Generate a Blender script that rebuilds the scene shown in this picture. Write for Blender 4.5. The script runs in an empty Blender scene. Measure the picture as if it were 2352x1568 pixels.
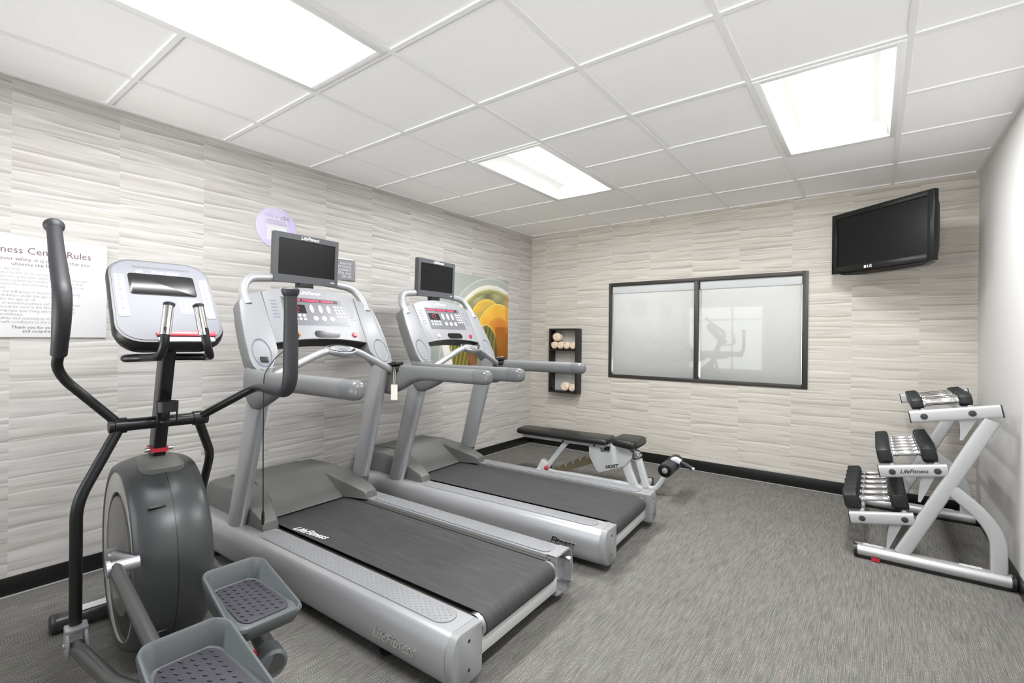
import bpy, bmesh, math, random
from mathutils import Vector, Matrix
random.seed(7)
S = bpy.context.scene
COL = S.collection
pi = math.pi
V = Vector

# ---------------------------------------------------------------- materials
def mat(name, col, rough=.5, metal=0., coat=0., emit=None, estr=0., spec=.5, bump=None):
    m = bpy.data.materials.new(name); m.use_nodes = True
    b = m.node_tree.nodes['Principled BSDF']
    b.inputs['Base Color'].default_value = (*col, 1)
    b.inputs['Roughness'].default_value = rough
    b.inputs['Metallic'].default_value = metal
    b.inputs['Specular IOR Level'].default_value = spec
    b.inputs['Coat Weight'].default_value = coat
    if emit:
        b.inputs['Emission Color'].default_value = (*emit, 1)
        b.inputs['Emission Strength'].default_value = estr
    if bump:
        nt = m.node_tree
        tc = nt.nodes.new('ShaderNodeTexCoord'); n = nt.nodes.new('ShaderNodeTexNoise'); bp = nt.nodes.new('ShaderNodeBump')
        n.inputs['Scale'].default_value = bump[0]; bp.inputs['Strength'].default_value = bump[1]; bp.inputs['Distance'].default_value = .002
        nt.links.new(tc.outputs['Object'], n.inputs['Vector']); nt.links.new(n.outputs['Fac'], bp.inputs['Height'])
        nt.links.new(bp.outputs['Normal'], b.inputs['Normal'])
    return m

class NT:
    """tiny node-graph helper"""
    def __init__(s, m): s.t = m.node_tree
    def n(s, typ, **kw):
        o = s.t.nodes.new('ShaderNode' + typ)
        for k, v in kw.items():
            if hasattr(o, k) and k not in ('inputs',): setattr(o, k, v)
        return o
    def val(s, node, i, v):
        if hasattr(v, 'is_output'): s.t.links.new(v, node.inputs[i])
        else: node.inputs[i].default_value = v
    def math(s, op, a, b=0., c=0.):
        o = s.n('Math', operation=op); s.val(o, 0, a); s.val(o, 1, b); s.val(o, 2, c); return o.outputs[0]
    def noise(s, vec, scale=1., detail=2., rough=.5):
        o = s.n('TexNoise'); s.t.links.new(vec, o.inputs['Vector']); o.inputs['Scale'].default_value = scale
        o.inputs['Detail'].default_value = detail; o.inputs['Roughness'].default_value = rough; return o.outputs['Fac']
    def comb(s, x, y, z):
        o = s.n('CombineXYZ'); s.val(o, 0, x); s.val(o, 1, y); s.val(o, 2, z); return o.outputs[0]
    def ramp(s, f, stops):
        o = s.n('ValToRGB'); s.t.links.new(f, o.inputs[0]); e = o.color_ramp.elements
        while len(e) < len(stops): e.new(.5)
        for el, (p, c) in zip(e, stops): el.position = p; el.color = (*c, 1) if len(c) == 3 else c
        return o.outputs[0]
    def mix(s, f, a, b, mode='MIX'):
        o = s.n('Mix', data_type='RGBA', blend_type=mode); s.val(o, 0, f); s.val(o, 6, a); s.val(o, 7, b); return o.outputs[2]
    def obj(s):
        tc = s.n('TexCoord'); sp = s.n('SeparateXYZ'); s.t.links.new(tc.outputs['Object'], sp.inputs[0]); return sp.outputs

def wallpaper(name, along, off, pal):
    m = mat(name, (.6, .57, .52), .65, spec=.25); g = NT(m); o = g.obj(); a, z = o[along], o[2]
    pan = g.math('FLOOR', g.math('DIVIDE', g.math('SUBTRACT', a, off), .4325))
    wn = g.n('TexWhiteNoise', noise_dimensions='1D'); g.val(wn, 1, pan)
    zz = g.math('ADD', z, g.math('MULTIPLY', wn.outputs['Value'], 9.0))
    def V3(fa, ka, fz, w): return g.comb(g.math('ADD', g.math('MULTIPLY', a, fa), g.math('MULTIPLY', pan, ka)), g.math('MULTIPLY', zz, fz), w)
    n1 = g.noise(V3(1.6, 17.3, 24., 0.), 1., 2., .55); n2 = g.noise(V3(5., 31.7, 110., 4.), 1., 1., .5)
    f = g.math('ADD', g.math('MULTIPLY', n1, .7), g.math('MULTIPLY', n2, .3))
    base = g.ramp(f, [(.30, pal[0]), (.48, pal[1]), (.72, pal[2])])
    # overlapping brush strokes: each ends in a thin dark lower edge under a pale one
    for fz, wa, fw, amt, lo, w in ((10.5, .7, 4., .68, .42, 1.), (18., .9, 6., .55, .46, 6.)):
        wob = g.noise(V3(wa, 7.7, fw, w), 1., 2., .55)
        fr = g.math('FRACT', g.math('ADD', g.math('MULTIPLY', zz, fz), g.math('MULTIPLY', wob, 1.5)))
        on = g.ramp(g.noise(V3(1.9, 23.1, 30., w + 2), 1., 1., .5), [(lo, (0, 0, 0)), (lo + .12, (1, 1, 1))])
        dk = g.ramp(fr, [(0., (0, 0, 0)), (.05, (1, 1, 1)), (.14, (.55, .55, .55)), (.34, (0, 0, 0))])
        lt = g.ramp(fr, [(.84, (0, 0, 0)), (.96, (1, 1, 1)), (1., (0, 0, 0))])
        base = g.mix(g.math('MULTIPLY', g.math('MULTIPLY', dk, on), amt), base, (*pal[3], 1))
        base = g.mix(g.math('MULTIPLY', g.math('MULTIPLY', lt, on), amt), base, (*pal[4], 1))
    hue = g.noise(V3(1.3, 3.1, 7., 3.), 1., 1.)
    base = g.mix(.8, base, g.mix(1., base, g.ramp(hue, [(.35, (1., 1., .965)), (.65, (1., .975, .985))]), 'MULTIPLY'))
    g.t.links.new(base, g.t.nodes['Principled BSDF'].inputs['Base Color'])
    return m

def carpet_mat():
    m = mat('carpet', (.2, .19, .18), .95, spec=.1); g = NT(m); o = g.obj(); x, y = o[0], o[1]
    row = g.math('FLOOR', g.math('MULTIPLY', x, 150.))
    fr = g.math('ABSOLUTE', g.math('SUBTRACT', g.math('FRACT', g.math('MULTIPLY', x, 150.)), .5))
    wn = g.n('TexWhiteNoise', noise_dimensions='1D'); g.val(wn, 1, row)
    dot = g.math('SINE', g.math('ADD', g.math('MULTIPLY', y, 620.), g.math('MULTIPLY', wn.outputs['Value'], 40.)))
    seg = g.noise(g.comb(g.math('MULTIPLY', row, 3.37), g.math('MULTIPLY', y, 7.), 0.), 1., 2., .6)
    streak = g.noise(g.comb(g.math('MULTIPLY', x, 420.), g.math('MULTIPLY', y, 9.), 2.), 1., 2., .6)
    blot = g.noise(g.comb(g.math('MULTIPLY', x, 14.), g.math('MULTIPLY', y, 3.), 5.), 1., 2., .5)
    tint = g.noise(g.comb(g.math('MULTIPLY', x, 20.), g.math('MULTIPLY', y, 7.), 8.), 1., 1., .5)
    base = g.ramp(streak, [(.3, (.095, .092, .085)), (.5, (.148, .143, .134)), (.72, (.215, .209, .198))])
    base = g.mix(.5, base, g.mix(1., base, g.ramp(blot, [(.3, (.84, .84, .84)), (.7, (1.14, 1.14, 1.14))]), 'MULTIPLY'))
    base = g.mix(.55, base, g.mix(1., base, g.ramp(tint, [(.35, (.93, 1.0, .9)), (.65, (1.07, .98, 1.0))]), 'MULTIPLY'))
    k = g.math('MULTIPLY', g.ramp(dot, [(.55, (0, 0, 0)), (.85, (1, 1, 1))]), g.ramp(seg, [(.44, (0, 0, 0)), (.56, (1, 1, 1))]))
    k = g.math('MULTIPLY', k, g.ramp(fr, [(.12, (1, 1, 1)), (.32, (0, 0, 0))]))
    base = g.mix(g.math('MULTIPLY', k, .62), base, (.60, .585, .55, 1))
    b = g.t.nodes['Principled BSDF']; g.t.links.new(base, b.inputs['Base Color'])
    bp = g.n('Bump'); bp.inputs['Strength'].default_value = .35; bp.inputs['Distance'].default_value = .003
    g.t.links.new(g.math('ADD', streak, k), bp.inputs['Height']); g.t.links.new(bp.outputs[0], b.inputs['Normal'])
    return m

def tile_mat():
    m = mat('ceiling_tile', (.9, .89, .87), .9, spec=.1); g = NT(m); o = g.obj()
    tc = g.n('TexCoord')
    n = g.noise(tc.outputs['Object'], 190., 2., .7); n2 = g.noise(tc.outputs['Object'], 60., 2., .6)
    base = g.ramp(n, [(.28, (.80, .80, .79)), (.38, (.945, .945, .94)), (.6, (.955, .955, .95))])
    base = g.mix(g.ramp(n2, [(.70, (0, 0, 0)), (.76, (.25, .25, .25))]), base, (.66, .65, .63, 1))
    b = g.t.nodes['Principled BSDF']; g.t.links.new(base, b.inputs['Base Color'])
    bp = g.n('Bump'); bp.inputs['Strength'].default_value = .15; bp.inputs['Distance'].default_value = .002
    g.t.links.new(n, bp.inputs['Height']); g.t.links.new(bp.outputs[0], b.inputs['Normal'])
    return m

def glass_mat():
    m = bpy.data.materials.new('window_glass'); m.use_nodes = True; nt = m.node_tree; nt.nodes.clear()
    out = nt.nodes.new('ShaderNodeOutputMaterial'); mx = nt.nodes.new('ShaderNodeMixShader'); tr = nt.nodes.new('ShaderNodeBsdfTransparent')
    gl = nt.nodes.new('ShaderNodeBsdfGlossy'); gl.inputs['Roughness'].default_value = .02
    fr = nt.nodes.new('ShaderNodeFresnel'); fr.inputs['IOR'].default_value = 1.5
    tr.inputs['Color'].default_value = (.985, .99, .985, 1)
    nt.links.new(fr.outputs[0], mx.inputs[0]); nt.links.new(tr.outputs[0], mx.inputs[1]); nt.links.new(gl.outputs[0], mx.inputs[2])
    nt.links.new(mx.outputs[0], out.inputs[0]); return m

def fabric_mat():
    m = bpy.data.materials.new('blind_fabric'); m.use_nodes = True; nt = m.node_tree; nt.nodes.clear()
    out = nt.nodes.new('ShaderNodeOutputMaterial'); mx = nt.nodes.new('ShaderNodeMixShader'); d = nt.nodes.new('ShaderNodeBsdfDiffuse')
    t = nt.nodes.new('ShaderNodeBsdfTranslucent'); d.inputs['Color'].default_value = (.87, .865, .85, 1); t.inputs['Color'].default_value = (.87, .865, .855, 1)
    mx.inputs[0].default_value = .13
    nt.links.new(d.outputs[0], mx.inputs[1]); nt.links.new(t.outputs[0], mx.inputs[2]); nt.links.new(mx.outputs[0], out.inputs[0]); return m

def print_mat(name, rough=.3):
    m = mat(name, (1, 1, 1), rough, coat=.4); g = NT(m); a = g.n('VertexColor', layer_name='print')
    g.t.links.new(a.outputs[0], g.t.nodes['Principled BSDF'].inputs['Base Color']); return m

def belt_mat():
    m = mat('running_belt', (.07, .07, .07), .62, spec=.3); g = NT(m); o = g.obj()
    n = g.noise(g.comb(g.math('MULTIPLY', o[0], 5.), g.math('MULTIPLY', o[1], 40.), 0.), 1., 3., .6)
    c = g.ramp(n, [(.3, (.044, .044, .046)), (.55, (.055, .055, .057)), (.75, (.070, .070, .072))])
    b = g.t.nodes['Principled BSDF']; g.t.links.new(c, b.inputs['Base Color'])
    n2 = g.noise(g.comb(o[0], o[1], o[2]), 900., 1.); bp = g.n('Bump'); bp.inputs['Strength'].default_value = .12
    bp.inputs['Distance'].default_value = .001; g.t.links.new(n2, bp.inputs['Height']); g.t.links.new(bp.outputs[0], b.inputs['Normal'])
    return m

M = dict(
    silver=mat('silver_paint', (.47, .475, .49), .36, .55), silver_lt=mat('light_silver_paint', (.66, .665, .67), .4, .25),
    strip=mat('foot_strip_grey', (.235, .24, .25), .5), capgrey=mat('end_cap_grey', (.27, .275, .28), .42),
    cover=mat('motor_cover_grey', (.135, .138, .13), .5, bump=(700, .08)), rail=mat('handrail_grey', (.165, .17, .17), .5),
    railcap=mat('handrail_tip_grey', (.15, .155, .16), .22), console=mat('console_light_grey', (.25, .255, .268), .42),
    wingside=mat('console_side_grey', (.15, .155, .15), .45), overlay=mat('overlay_grey', (.13, .13, .145), .35),
    white=mat('white_print', (.85, .85, .86), .5), red=mat('red_plastic', (.5, .02, .04), .35), orange=mat('orange_plastic', (.75, .2, .04), .4),
    led=mat('red_led', (.35, .01, .04), .4, emit=(1., .06, .16), estr=.55), green=mat('pale_green_button', (.55, .75, .6), .4),
    black=mat('black_plastic', (.012, .012, .013), .4), blackgl=mat('black_gloss', (.008, .008, .009), .12),
    screen=mat('dark_screen', (.007, .007, .0075), .25, spec=.3), tvbez=mat('screen_bezel_grey', (.072, .076, .084), .4),
    belt=belt_mat(), deck=mat('deck_dark', (.05, .048, .04), .6), chrome=mat('chrome', (.86, .85, .86), .1, 1.),
    metal=mat('bare_steel', (.6, .6, .6), .3, 1.), powder=mat('black_powder_coat', (.008, .009, .009), .33, spec=.45),
    foam=mat('foam_grip', (.022, .023, .027), .5, bump=(900, .1)), drum=mat('drum_shell_grey', (.046, .050, .052), .33, .1),
    drumdisc=mat('drum_disc', (.13, .125, .115), .35), drumlight=mat('drum_side_trim', (.36, .34, .31), .3), pedal=mat('pedal_grey', (.085, .095, .10), .42),
    tread=mat('pedal_tread', (.036, .034, .044), .6), tubegrey=mat('dark_grey_tube', (.10, .10, .10), .3, .6), casting=mat('cast_silver', (.42, .42, .45), .35, .6),
    econs=mat('console_silver', (.085, .088, .108), .45), ebtn=mat('button_strip', (.17, .185, .225), .4),
    rackp=mat('rack_paint', (.46, .465, .47), .38, .1), racks=mat('rack_base_silver', (.58, .58, .58), .35, .6), bolt=mat('bolt_cover_grey', (.035, .035, .04), .5),
    rubber=mat('hex_rubber', (.016, .018, .018), .42, spec=.45), vinyl=mat('black_vinyl', (.012, .012, .011), .33, bump=(500, .12)),
    bwhite=mat('bench_white', (.64, .66, .67), .38), ladder=mat('bronze_plate', (.17, .145, .09), .45, .3),
    shelf=mat('espresso_wood', (.010, .008, .007), .4), backing=mat('shelf_backing', (.42, .42, .40), .8), towel=mat('terry_towel', (.78, .66, .52), .95, bump=(260, .8), spec=.1),
    paint=mat('right_wall_paint', (.60, .59, .575), .7, bump=(300, .05), spec=.2), plain=mat('rear_wall_paint', (.68, .66, .62), .75),
    basebd=mat('black_baseboard', (.006, .007, .006), .35), caulk=mat('pale_caulk', (.36, .36, .36), .7), grid=mat('ceiling_grid_white', (.86, .86, .86), .5),
    bronze=mat('bronze_window_frame', (.033, .028, .022), .45), glass=glass_mat(), fabric=fabric_mat(), cassette=mat('blind_cassette', (.90, .91, .92), .5),
    troff=mat('troffer_white', (.88, .88, .87), .4), tvblack=mat('tv_black', (.008, .009, .008), .3, spec=.35), paper=mat('sign_white', (.68, .675, .69), .5),
    signink=mat('sign_plum_ink', (.14, .07, .10), .6), signpink=mat('sign_grey_ink', (.38, .33, .35), .6), lilac=mat('lilac_print', (.54, .46, .72), .5), lilac2=mat('pale_lilac_print', (.60, .55, .72), .5),
    signgrey=mat('sign_grey', (.20, .205, .215), .45), ink=mat('black_ink', (.02, .02, .02), .6), tag=mat('manila_tag', (.82, .78, .70), .7), string=mat('tag_string', (.62, .56, .44), .8),
    carpet=carpet_mat(), tile=tile_mat(), wpl=wallpaper('wallpaper_left', 1, .409, ((.44, .425, .405), (.535, .52, .50), (.63, .618, .60), (.31, .292, .27), (.76, .75, .735))), wpb=wallpaper('wallpaper_back', 0, .21, ((.47, .445, .40), (.56, .533, .485), (.64, .613, .567), (.32, .293, .25), (.76, .735, .69))), art=print_mat('art_print'))
def lamp_mat(n, s, c=(.99, 1., .985)):
    return mat(n, (.9, .9, .88), .5, emit=c, estr=s)
LENS, LAMP_W = 2.2, 29.0
M['lens'] = lamp_mat('lit_lens', LENS)
M['pan'] = M['troff']

# ---------------------------------------------------------------- mesh builder
def smooth_path(pts, r, n=6):
    pts = [V(p) for p in pts]; out = [pts[0]]
    for a, b, c in zip(pts, pts[1:], pts[2:]):
        d1, d2 = a - b, c - b; k = min(r, d1.length * .49, d2.length * .49)
        p, q = b + d1.normalized() * k, b + d2.normalized() * k
        for i in range(n + 1):
            t = i / n; out.append(p * (1 - t) ** 2 + b * 2 * t * (1 - t) + q * t * t)
    out.append(pts[-1]); return out

def superring(c, a1, a2, r1, r2, n=20, p=2.):
    c, a1, a2 = V(c), V(a1), V(a2); o = []
    for i in range(n):
        t = 2 * pi * i / n; x, y = math.cos(t), math.sin(t); e = 2. / p
        o.append(c + a1 * (r1 * math.copysign(abs(x) ** e, x)) + a2 * (r2 * math.copysign(abs(y) ** e, y)))
    return o

class MB:
    def __init__(s): s.bm = bmesh.new(); s.T = None
    def v(s, p): return s.bm.verts.new(p)
    def face(s, vs, mi=0):
        try: f = s.bm.faces.new(vs); f.material_index = mi; return f
        except ValueError: return None
    def loft(s, rings, cap=True, closed=False, mi=0):
        R = [[s.v(p) for p in r] for r in rings]; n = len(R[0]); m = len(R)
        for i in range(m if closed else m - 1):
            a, b = R[i], R[(i + 1) % m]
            for j in range(n): s.face([a[j], a[(j + 1) % n], b[(j + 1) % n], b[j]], mi)
        if cap and not closed: s.face(R[0][::-1], mi); s.face(R[-1], mi)
        return s
    def box(s, c, d, rot=None, bev=0., seg=2, mi=0):
        c = V(c); R = rot or Matrix.Identity(3); vs = []
        for i in (-1, 1):
            for j in (-1, 1):
                for k in (-1, 1): vs.append(s.v(c + R @ V((i * d[0] / 2, j * d[1] / 2, k * d[2] / 2))))
        F = [(0, 1, 3, 2), (4, 6, 7, 5), (0, 4, 5, 1), (2, 3, 7, 6), (0, 2, 6, 4), (1, 5, 7, 3)]
        fs = [s.face([vs[i] for i in f], mi) for f in F]
        if bev:
            es = list({e for f in fs for e in f.edges})
            bmesh.ops.bevel(s.bm, geom=es, offset=bev, segments=seg, affect='EDGES', profile=.5)
        return s
    def bx(s, x0, x1, y0, y1, z0, z1, bev=0., seg=2, mi=0):
        return s.box(((x0 + x1) / 2, (y0 + y1) / 2, (z0 + z1) / 2), (abs(x1 - x0), abs(y1 - y0), abs(z1 - z0)), None, bev, seg, mi)
    def tube(s, pts, r, n=14, r2=None, up=None, p=2., closed=False, cap=True, mi=0):
        pts = [V(q) for q in pts]; m = len(pts); rs = r if isinstance(r, (list, tuple)) else [r] * m
        T = []
        for i in range(m):
            a, b = pts[max(i - 1, 0)], pts[min(i + 1, m - 1)]
            if closed: a, b = pts[i - 1], pts[(i + 1) % m]
            T.append((b - a).normalized())
        u = V(up) if up else (V((0, 0, 1)) if abs(T[0].z) < .9 else V((1, 0, 0)))
        u = (u - T[0] * u.dot(T[0])).normalized(); rings = []
        for i in range(m):
            if up: u = V(up)
            u = (u - T[i] * u.dot(T[i])).normalized(); w = T[i].cross(u)
            k = (r2[i] if isinstance(r2, (list, tuple)) else r2) if r2 is not None else rs[i]
            rings.append(superring(pts[i], u, w, rs[i], k, n, p))
        return s.loft(rings, cap, closed, mi)
    def cyl(s, a, b, r, r2=None, n=20, mi=0): return s.tube([a, b], [r, r2 if r2 is not None else r], n, mi=mi)
    def lathe(s, prof, o, ax, n=24, mi=0):
        """prof: (dist along axis, radius)"""
        o, ax = V(o), V(ax).normalized(); u = ax.orthogonal().normalized(); w = ax.cross(u)
        return s.loft([superring(o + ax * h, u, w, max(r, 1e-4), max(r, 1e-4), n) for h, r in prof], mi=mi)
    def prism(s, poly, f, h0, h1, bev=0., seg=2, mi=0):
        """poly of (a,b); f(a,b,h) -> point"""
        A = [s.v(f(a, b, h0)) for a, b in poly]; B = [s.v(f(a, b, h1)) for a, b in poly]; n = len(A)
        for j in range(n): s.face([A[j], A[(j + 1) % n], B[(j + 1) % n], B[j]], mi)
        f0, f1 = s.face(A[::-1], mi), s.face(B, mi)
        if bev: bmesh.ops.bevel(s.bm, geom=list({e for q in (f0, f1) for e in q.edges}), offset=bev, segments=seg, affect='EDGES', profile=.5)
        return s
    def dome(s, c, n, r, h, k=6, mi=0):
        c, n = V(c), V(n).normalized(); u = n.orthogonal().normalized(); w = n.cross(u)
        R = [[s.v(q) for q in superring(c + n * (h * math.sin(a)), u, w, r * math.cos(a), r * math.cos(a), k)] for a in (0., .7)]
        t = s.v(c + n * h)
        for j in range(k):
            s.face([R[0][j], R[0][(j + 1) % k], R[1][(j + 1) % k], R[1][j]], mi); s.face([R[1][j], R[1][(j + 1) % k], t], mi)
        return s
    def ball(s, c, r, n=14, m=8, sc=(1, 1, 1), mi=0):
        c = V(c); rings = []
        for i in range(m + 1):
            a = -pi / 2 + pi * i / m; k = max(math.cos(a), 1e-3)
            rings.append([c + V((r * k * math.cos(2 * pi * j / n) * sc[0], r * k * math.sin(2 * pi * j / n) * sc[1], r * math.sin(a) * sc[2])) for j in range(n)])
        return s.loft(rings, mi=mi)
    def text(s, body, size, f, extrude=.0004, shear=0., align='CENTER', spacing=1., bold=0., mi=0):
        """f(x,y,h) -> point"""
        cu = bpy.data.curves.new('t', 'FONT'); cu.body = body; cu.size = size; cu.shear = shear; cu.align_x = align; cu.align_y = 'CENTER'
        cu.space_character = spacing; cu.extrude = 0; cu.offset = bold; cu.resolution_u = 2
        o = bpy.data.objects.new('t', cu); COL.objects.link(o); dg = bpy.context.evaluated_depsgraph_get(); dg.update()
        me = bpy.data.meshes.new_from_object(o.evaluated_get(dg)); bpy.data.objects.remove(o); bpy.data.curves.remove(cu)
        tb = bmesh.new(); tb.from_mesh(me); bpy.data.meshes.remove(me)
        idx = {}
        for fc in tb.faces:
            top, bot = [], []
            for q in fc.verts:
                if q.index not in idx: idx[q.index] = (s.v(f(q.co.x, q.co.y, extrude)), s.v(f(q.co.x, q.co.y, 0)) if extrude > .001 else None)
                top.append(idx[q.index][0]); bot.append(idx[q.index][1])
            s.face(top, mi)
        if extrude > .001:
            for e in tb.edges:
                if len(e.link_faces) == 1:
                    a, b = e.verts; s.face([idx[a.index][0], idx[b.index][0], idx[b.index][1], idx[a.index][1]], mi)
        tb.free(); return s
    def map(s, fn):
        for q in s.bm.verts: q.co = V(fn(q.co))
        return s
    def build(s, name, m, parent=None, loc=None, ang=38, recalc=True):
        if recalc: bmesh.ops.recalc_face_normals(s.bm, faces=s.bm.faces)
        me = bpy.data.meshes.new(name); s.bm.to_mesh(me); s.bm.free()
        for q in (m if isinstance(m, (list, tuple)) else [m]): me.materials.append(M[q] if isinstance(q, str) else q)
        me.polygons.foreach_set('use_smooth', [True] * len(me.polygons)); me.set_sharp_from_angle(angle=math.radians(ang))
        o = bpy.data.objects.new(name, me); COL.objects.link(o)
        if parent: o.parent = parent
        if loc: o.location = loc
        return o

def tag(o, label, cat, group=None):
    o['label'] = label; o['category'] = cat
    if group: o['group'] = group
    return o
def thing(name, label, cat, loc=(0, 0, 0), rz=0., group=None):
    o = bpy.data.objects.new(name, None); COL.objects.link(o); o.location = loc; o.rotation_euler = (0, 0, rz); o.empty_display_size = .1
    return tag(o, label, cat, group)
def struct(o): o['kind'] = 'structure'; return o
def plabel(o, l): o['label'] = l; return o

# ---------------------------------------------------------------- room
RX, RY0, RY1, RZ = 4.0, -1.1, 5.0, 2.57
G = .6096; GX, GY = -.16, .7845           # ceiling grid origin
WX0, WX1, WZ0, WZ1 = 1.046, 2.930, .878, 1.920
def wall_open(name, y0, y1, m, x0, x1, z0, z1):
    b = MB(); b.bx(-.12, x0, y0, y1, 0, RZ + .15); b.bx(x1, RX + .12, y0, y1, 0, RZ + .15); b.bx(x0, x1, y0, y1, 0, z0); b.bx(x0, x1, y0, y1, z1, RZ + .15)
    return struct(b.build(name, m))
struct(MB().bx(-.12, RX + .12, RY0 - .12, RY1 + .14, -.1, 0).build('floor', 'carpet'))
struct(MB().bx(-.12, 0, RY0, RY1, 0, RZ + .15).build('wall_left', 'wpl'))
struct(MB().bx(RX, RX + .12, RY0, RY1, 0, RZ + .15).build('wall_right', 'paint'))
wall_open('wall_back', RY1, RY1 + .14, 'wpb', WX0 + .01, WX1 - .01, WZ0 + .01, WZ1 - .01)
RW = (.06, 1.62, .64, 2.06)
DW = (2.78, 3.86, .0, 2.12)
b = MB(); X = [-.12, RW[0], RW[1], DW[0], DW[1], RX + .12]
for k in (0, 2, 4): b.bx(X[k], X[k + 1], RY0 - .12, RY0, 0, RZ + .15)
b.bx(RW[0], RW[1], RY0 - .12, RY0, 0, RW[2]); b.bx(RW[0], RW[1], RY0 - .12, RY0, RW[3], RZ + .15); b.bx(DW[0], DW[1], RY0 - .12, RY0, DW[3], RZ + .15)
struct(b.build('wall_rear', 'plain'))
# ceiling: one lay-in panel per grid cell, open where a light sits
lights = [(2, -1, 'ceiling light above the elliptical trainer and front treadmill'), (2, 3, 'ceiling light nearest the far left corner and the towel shelf'),
          (5, 3, 'ceiling light nearest the television and the right wall'), (5, -1, 'ceiling light over the near right corner behind the viewer')]
holes = {(i, j + k) for i, j, _ in lights for k in (0, 1)}
cb = MB()
gx = [0.] + [GX + G * i for i in range(1, 7)] + [RX]; gj = [j for j in range(-3, 7)]
ys = [RY0] + [GY + G * j for j in range(-3, 7) if RY0 + .02 < GY + G * j < RY1 - .02] + [RY1]
for a in range(len(gx) - 1):
    for q in range(len(ys) - 1):
        jj = round((ys[q] - GY) / G) if q else -99
        if (a, jj) in holes: continue
        lift = .012 if (a, jj) == (4, 3) else .006
        cb.bx(gx[a], gx[a + 1], ys[q], ys[q + 1], RZ + lift, RZ + .03)
struct(cb.build('ceiling', 'tile'))
struct(MB().bx(-.12, RX + .12, RY0 - .12, RY1 + .14, RZ + .15, RZ + .2).build('ceiling_deck', 'plain'))
tb = MB()
for x in gx[1:-1]: tb.bx(x - .012, x + .012, RY0, RY1, RZ - .002, RZ + .007)
for a in range(len(gx) - 1):
    for y in ys[1:-1]:
        jj = round((y - GY) / G)
        if (a, jj) in holes and (a, jj - 1) in holes: continue
        tb.bx(gx[a] + (.012 if a else 0), gx[a + 1] - .012, y - .012, y + .012, RZ - .0015, RZ + .007)
struct(tb.build('trim_1', 'grid'))
tb = MB(); w = .02
tb.bx(0, w, RY0, RY1, RZ - .003, RZ + .006); tb.bx(RX - w, RX, RY0, RY1, RZ - .003, RZ + .006); tb.bx(w, RX - w, RY1 - w, RY1, RZ - .003, RZ + .006); tb.bx(w, RX - w, RY0, RY0 + w, RZ - .003, RZ + .006)
struct(tb.build('trim_2', 'grid'))
BH = .094
struct(MB().bx(0, .008, RY0, RY1, 0, BH, .003).build('baseboard_left', 'basebd'))
struct(MB().bx(RX - .008, RX, RY0, RY1, 0, BH, .003).build('baseboard_right', 'basebd'))
struct(MB().bx(.008, RX - .008, RY1 - .008, RY1, 0, BH + .012, .003).build('baseboard_back', 'basebd'))
struct(MB().bx(.008, .022, RY0, RY1 - .022, 0, .006, .002).build('trim_3', 'caulk'))
struct(MB().bx(.008, RX - .008, RY1 - .020, RY1 - .008, 0, .006, .002).build('trim_4', 'caulk'))

# window in the back wall (fixed glazing in a bronze frame, blinds behind the glass)
def frame_bars(b, x0, x1, z0, z1, wl, wr, wt, wb, y0, y1):
    b.bx(x0, x0 + wl, y0, y1, z0, z1, .002); b.bx(x1 - wr, x1, y0, y1, z0, z1, .002)
    b.bx(x0 + wl, x1 - wr, y0, y1, z1 - wt, z1, .002); b.bx(x0 + wl, x1 - wr, y0, y1, z0, z0 + wb, .002)
    return b
w1 = struct(frame_bars(MB(), WX0, WX1, WZ0, WZ1, .024, .045, .032, .032, RY1 - .012, RY1 + .14).build('window_1', 'bronze'))
MB().bx(1.962, 2.004, RY1 - .011, RY1 + .13, WZ0 + .03, WZ1 - .03, .003).build('mullion', 'bronze', w1)
for x0, x1 in ((1.068, 1.964), (2.002, 2.888)): MB().bx(x0, x1, RY1 + .012, RY1 + .016, WZ0 + .03, WZ1 - .03).build('pane', 'glass', w1)
for x0, x1, lab in ((1.072, 1.958, 'white roller blind in the window half nearer the towel shelf'), (2.008, 2.884, 'white roller blind in the window half nearer the television')):
    t = thing('roller_blind', lab, 'blind', ((x0 + x1) / 2, RY1 + .055, WZ0), group='roller blinds in the window')
    h = (x1 - x0) / 2
    MB().bx(-h, h, -.034, .03, .925, 1.008, .008, 3).build('cassette', 'cassette', t)
    MB().bx(-h + .008, h - .006, -.017, -.015, .028, .93).build('fabric', 'fabric', t)
    MB().bx(-h + .016, h - .010, -.022, -.010, .026, .042, .004).build('hem_bar', 'cassette', t)
    MB().tube([(-h + .006, -.026, .93), (-h + .006, -.026, .2)], .003, 6).build('pull_chain', 'metal', t)
# window in the wall behind the camera (seen as a reflection in the glass)
w2 = struct(frame_bars(MB(), RW[0], RW[1], RW[2], RW[3], .05, .05, .05, .05, RY0 - .1, RY0 + .01).build('window_2', 'cassette'))
MB().bx(.985, 1.02, RY0 - .06, RY0 + .005, RW[2] + .05, RW[3] - .05, .003).build('mullion', 'cassette', w2)
MB().bx(RW[0] + .05, RW[1] - .05, RY0 - .058, RY0 + .003, 1.725, 1.755, .003).build('transom', 'cassette', w2)
MB().bx(RW[0] + .05, RW[1] - .05, RY0 - .05, RY0 - .046, RW[2] + .05, RW[3] - .05).build('pane', 'glass', w2)

d1 = struct(frame_bars(MB(), DW[0], DW[1], .0, DW[3], .07, .07, .07, .14, RY0 - .09, RY0 - .02).build('door_1', 'bronze'))
MB().bx(DW[0] + .07, DW[1] - .07, RY0 - .06, RY0 - .054, .14, DW[3] - .07).build('pane', 'glass', d1)
MB().tube(smooth_path([(DW[0] + .035, RY0 - .02, .95), (DW[0] + .035, RY0 + .03, .95), (DW[0] + .035, RY0 + .03, 1.25), (DW[0] + .035, RY0 - .02, 1.25)], .02), .01, 12).build('pull_handle', 'metal', d1)
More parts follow.
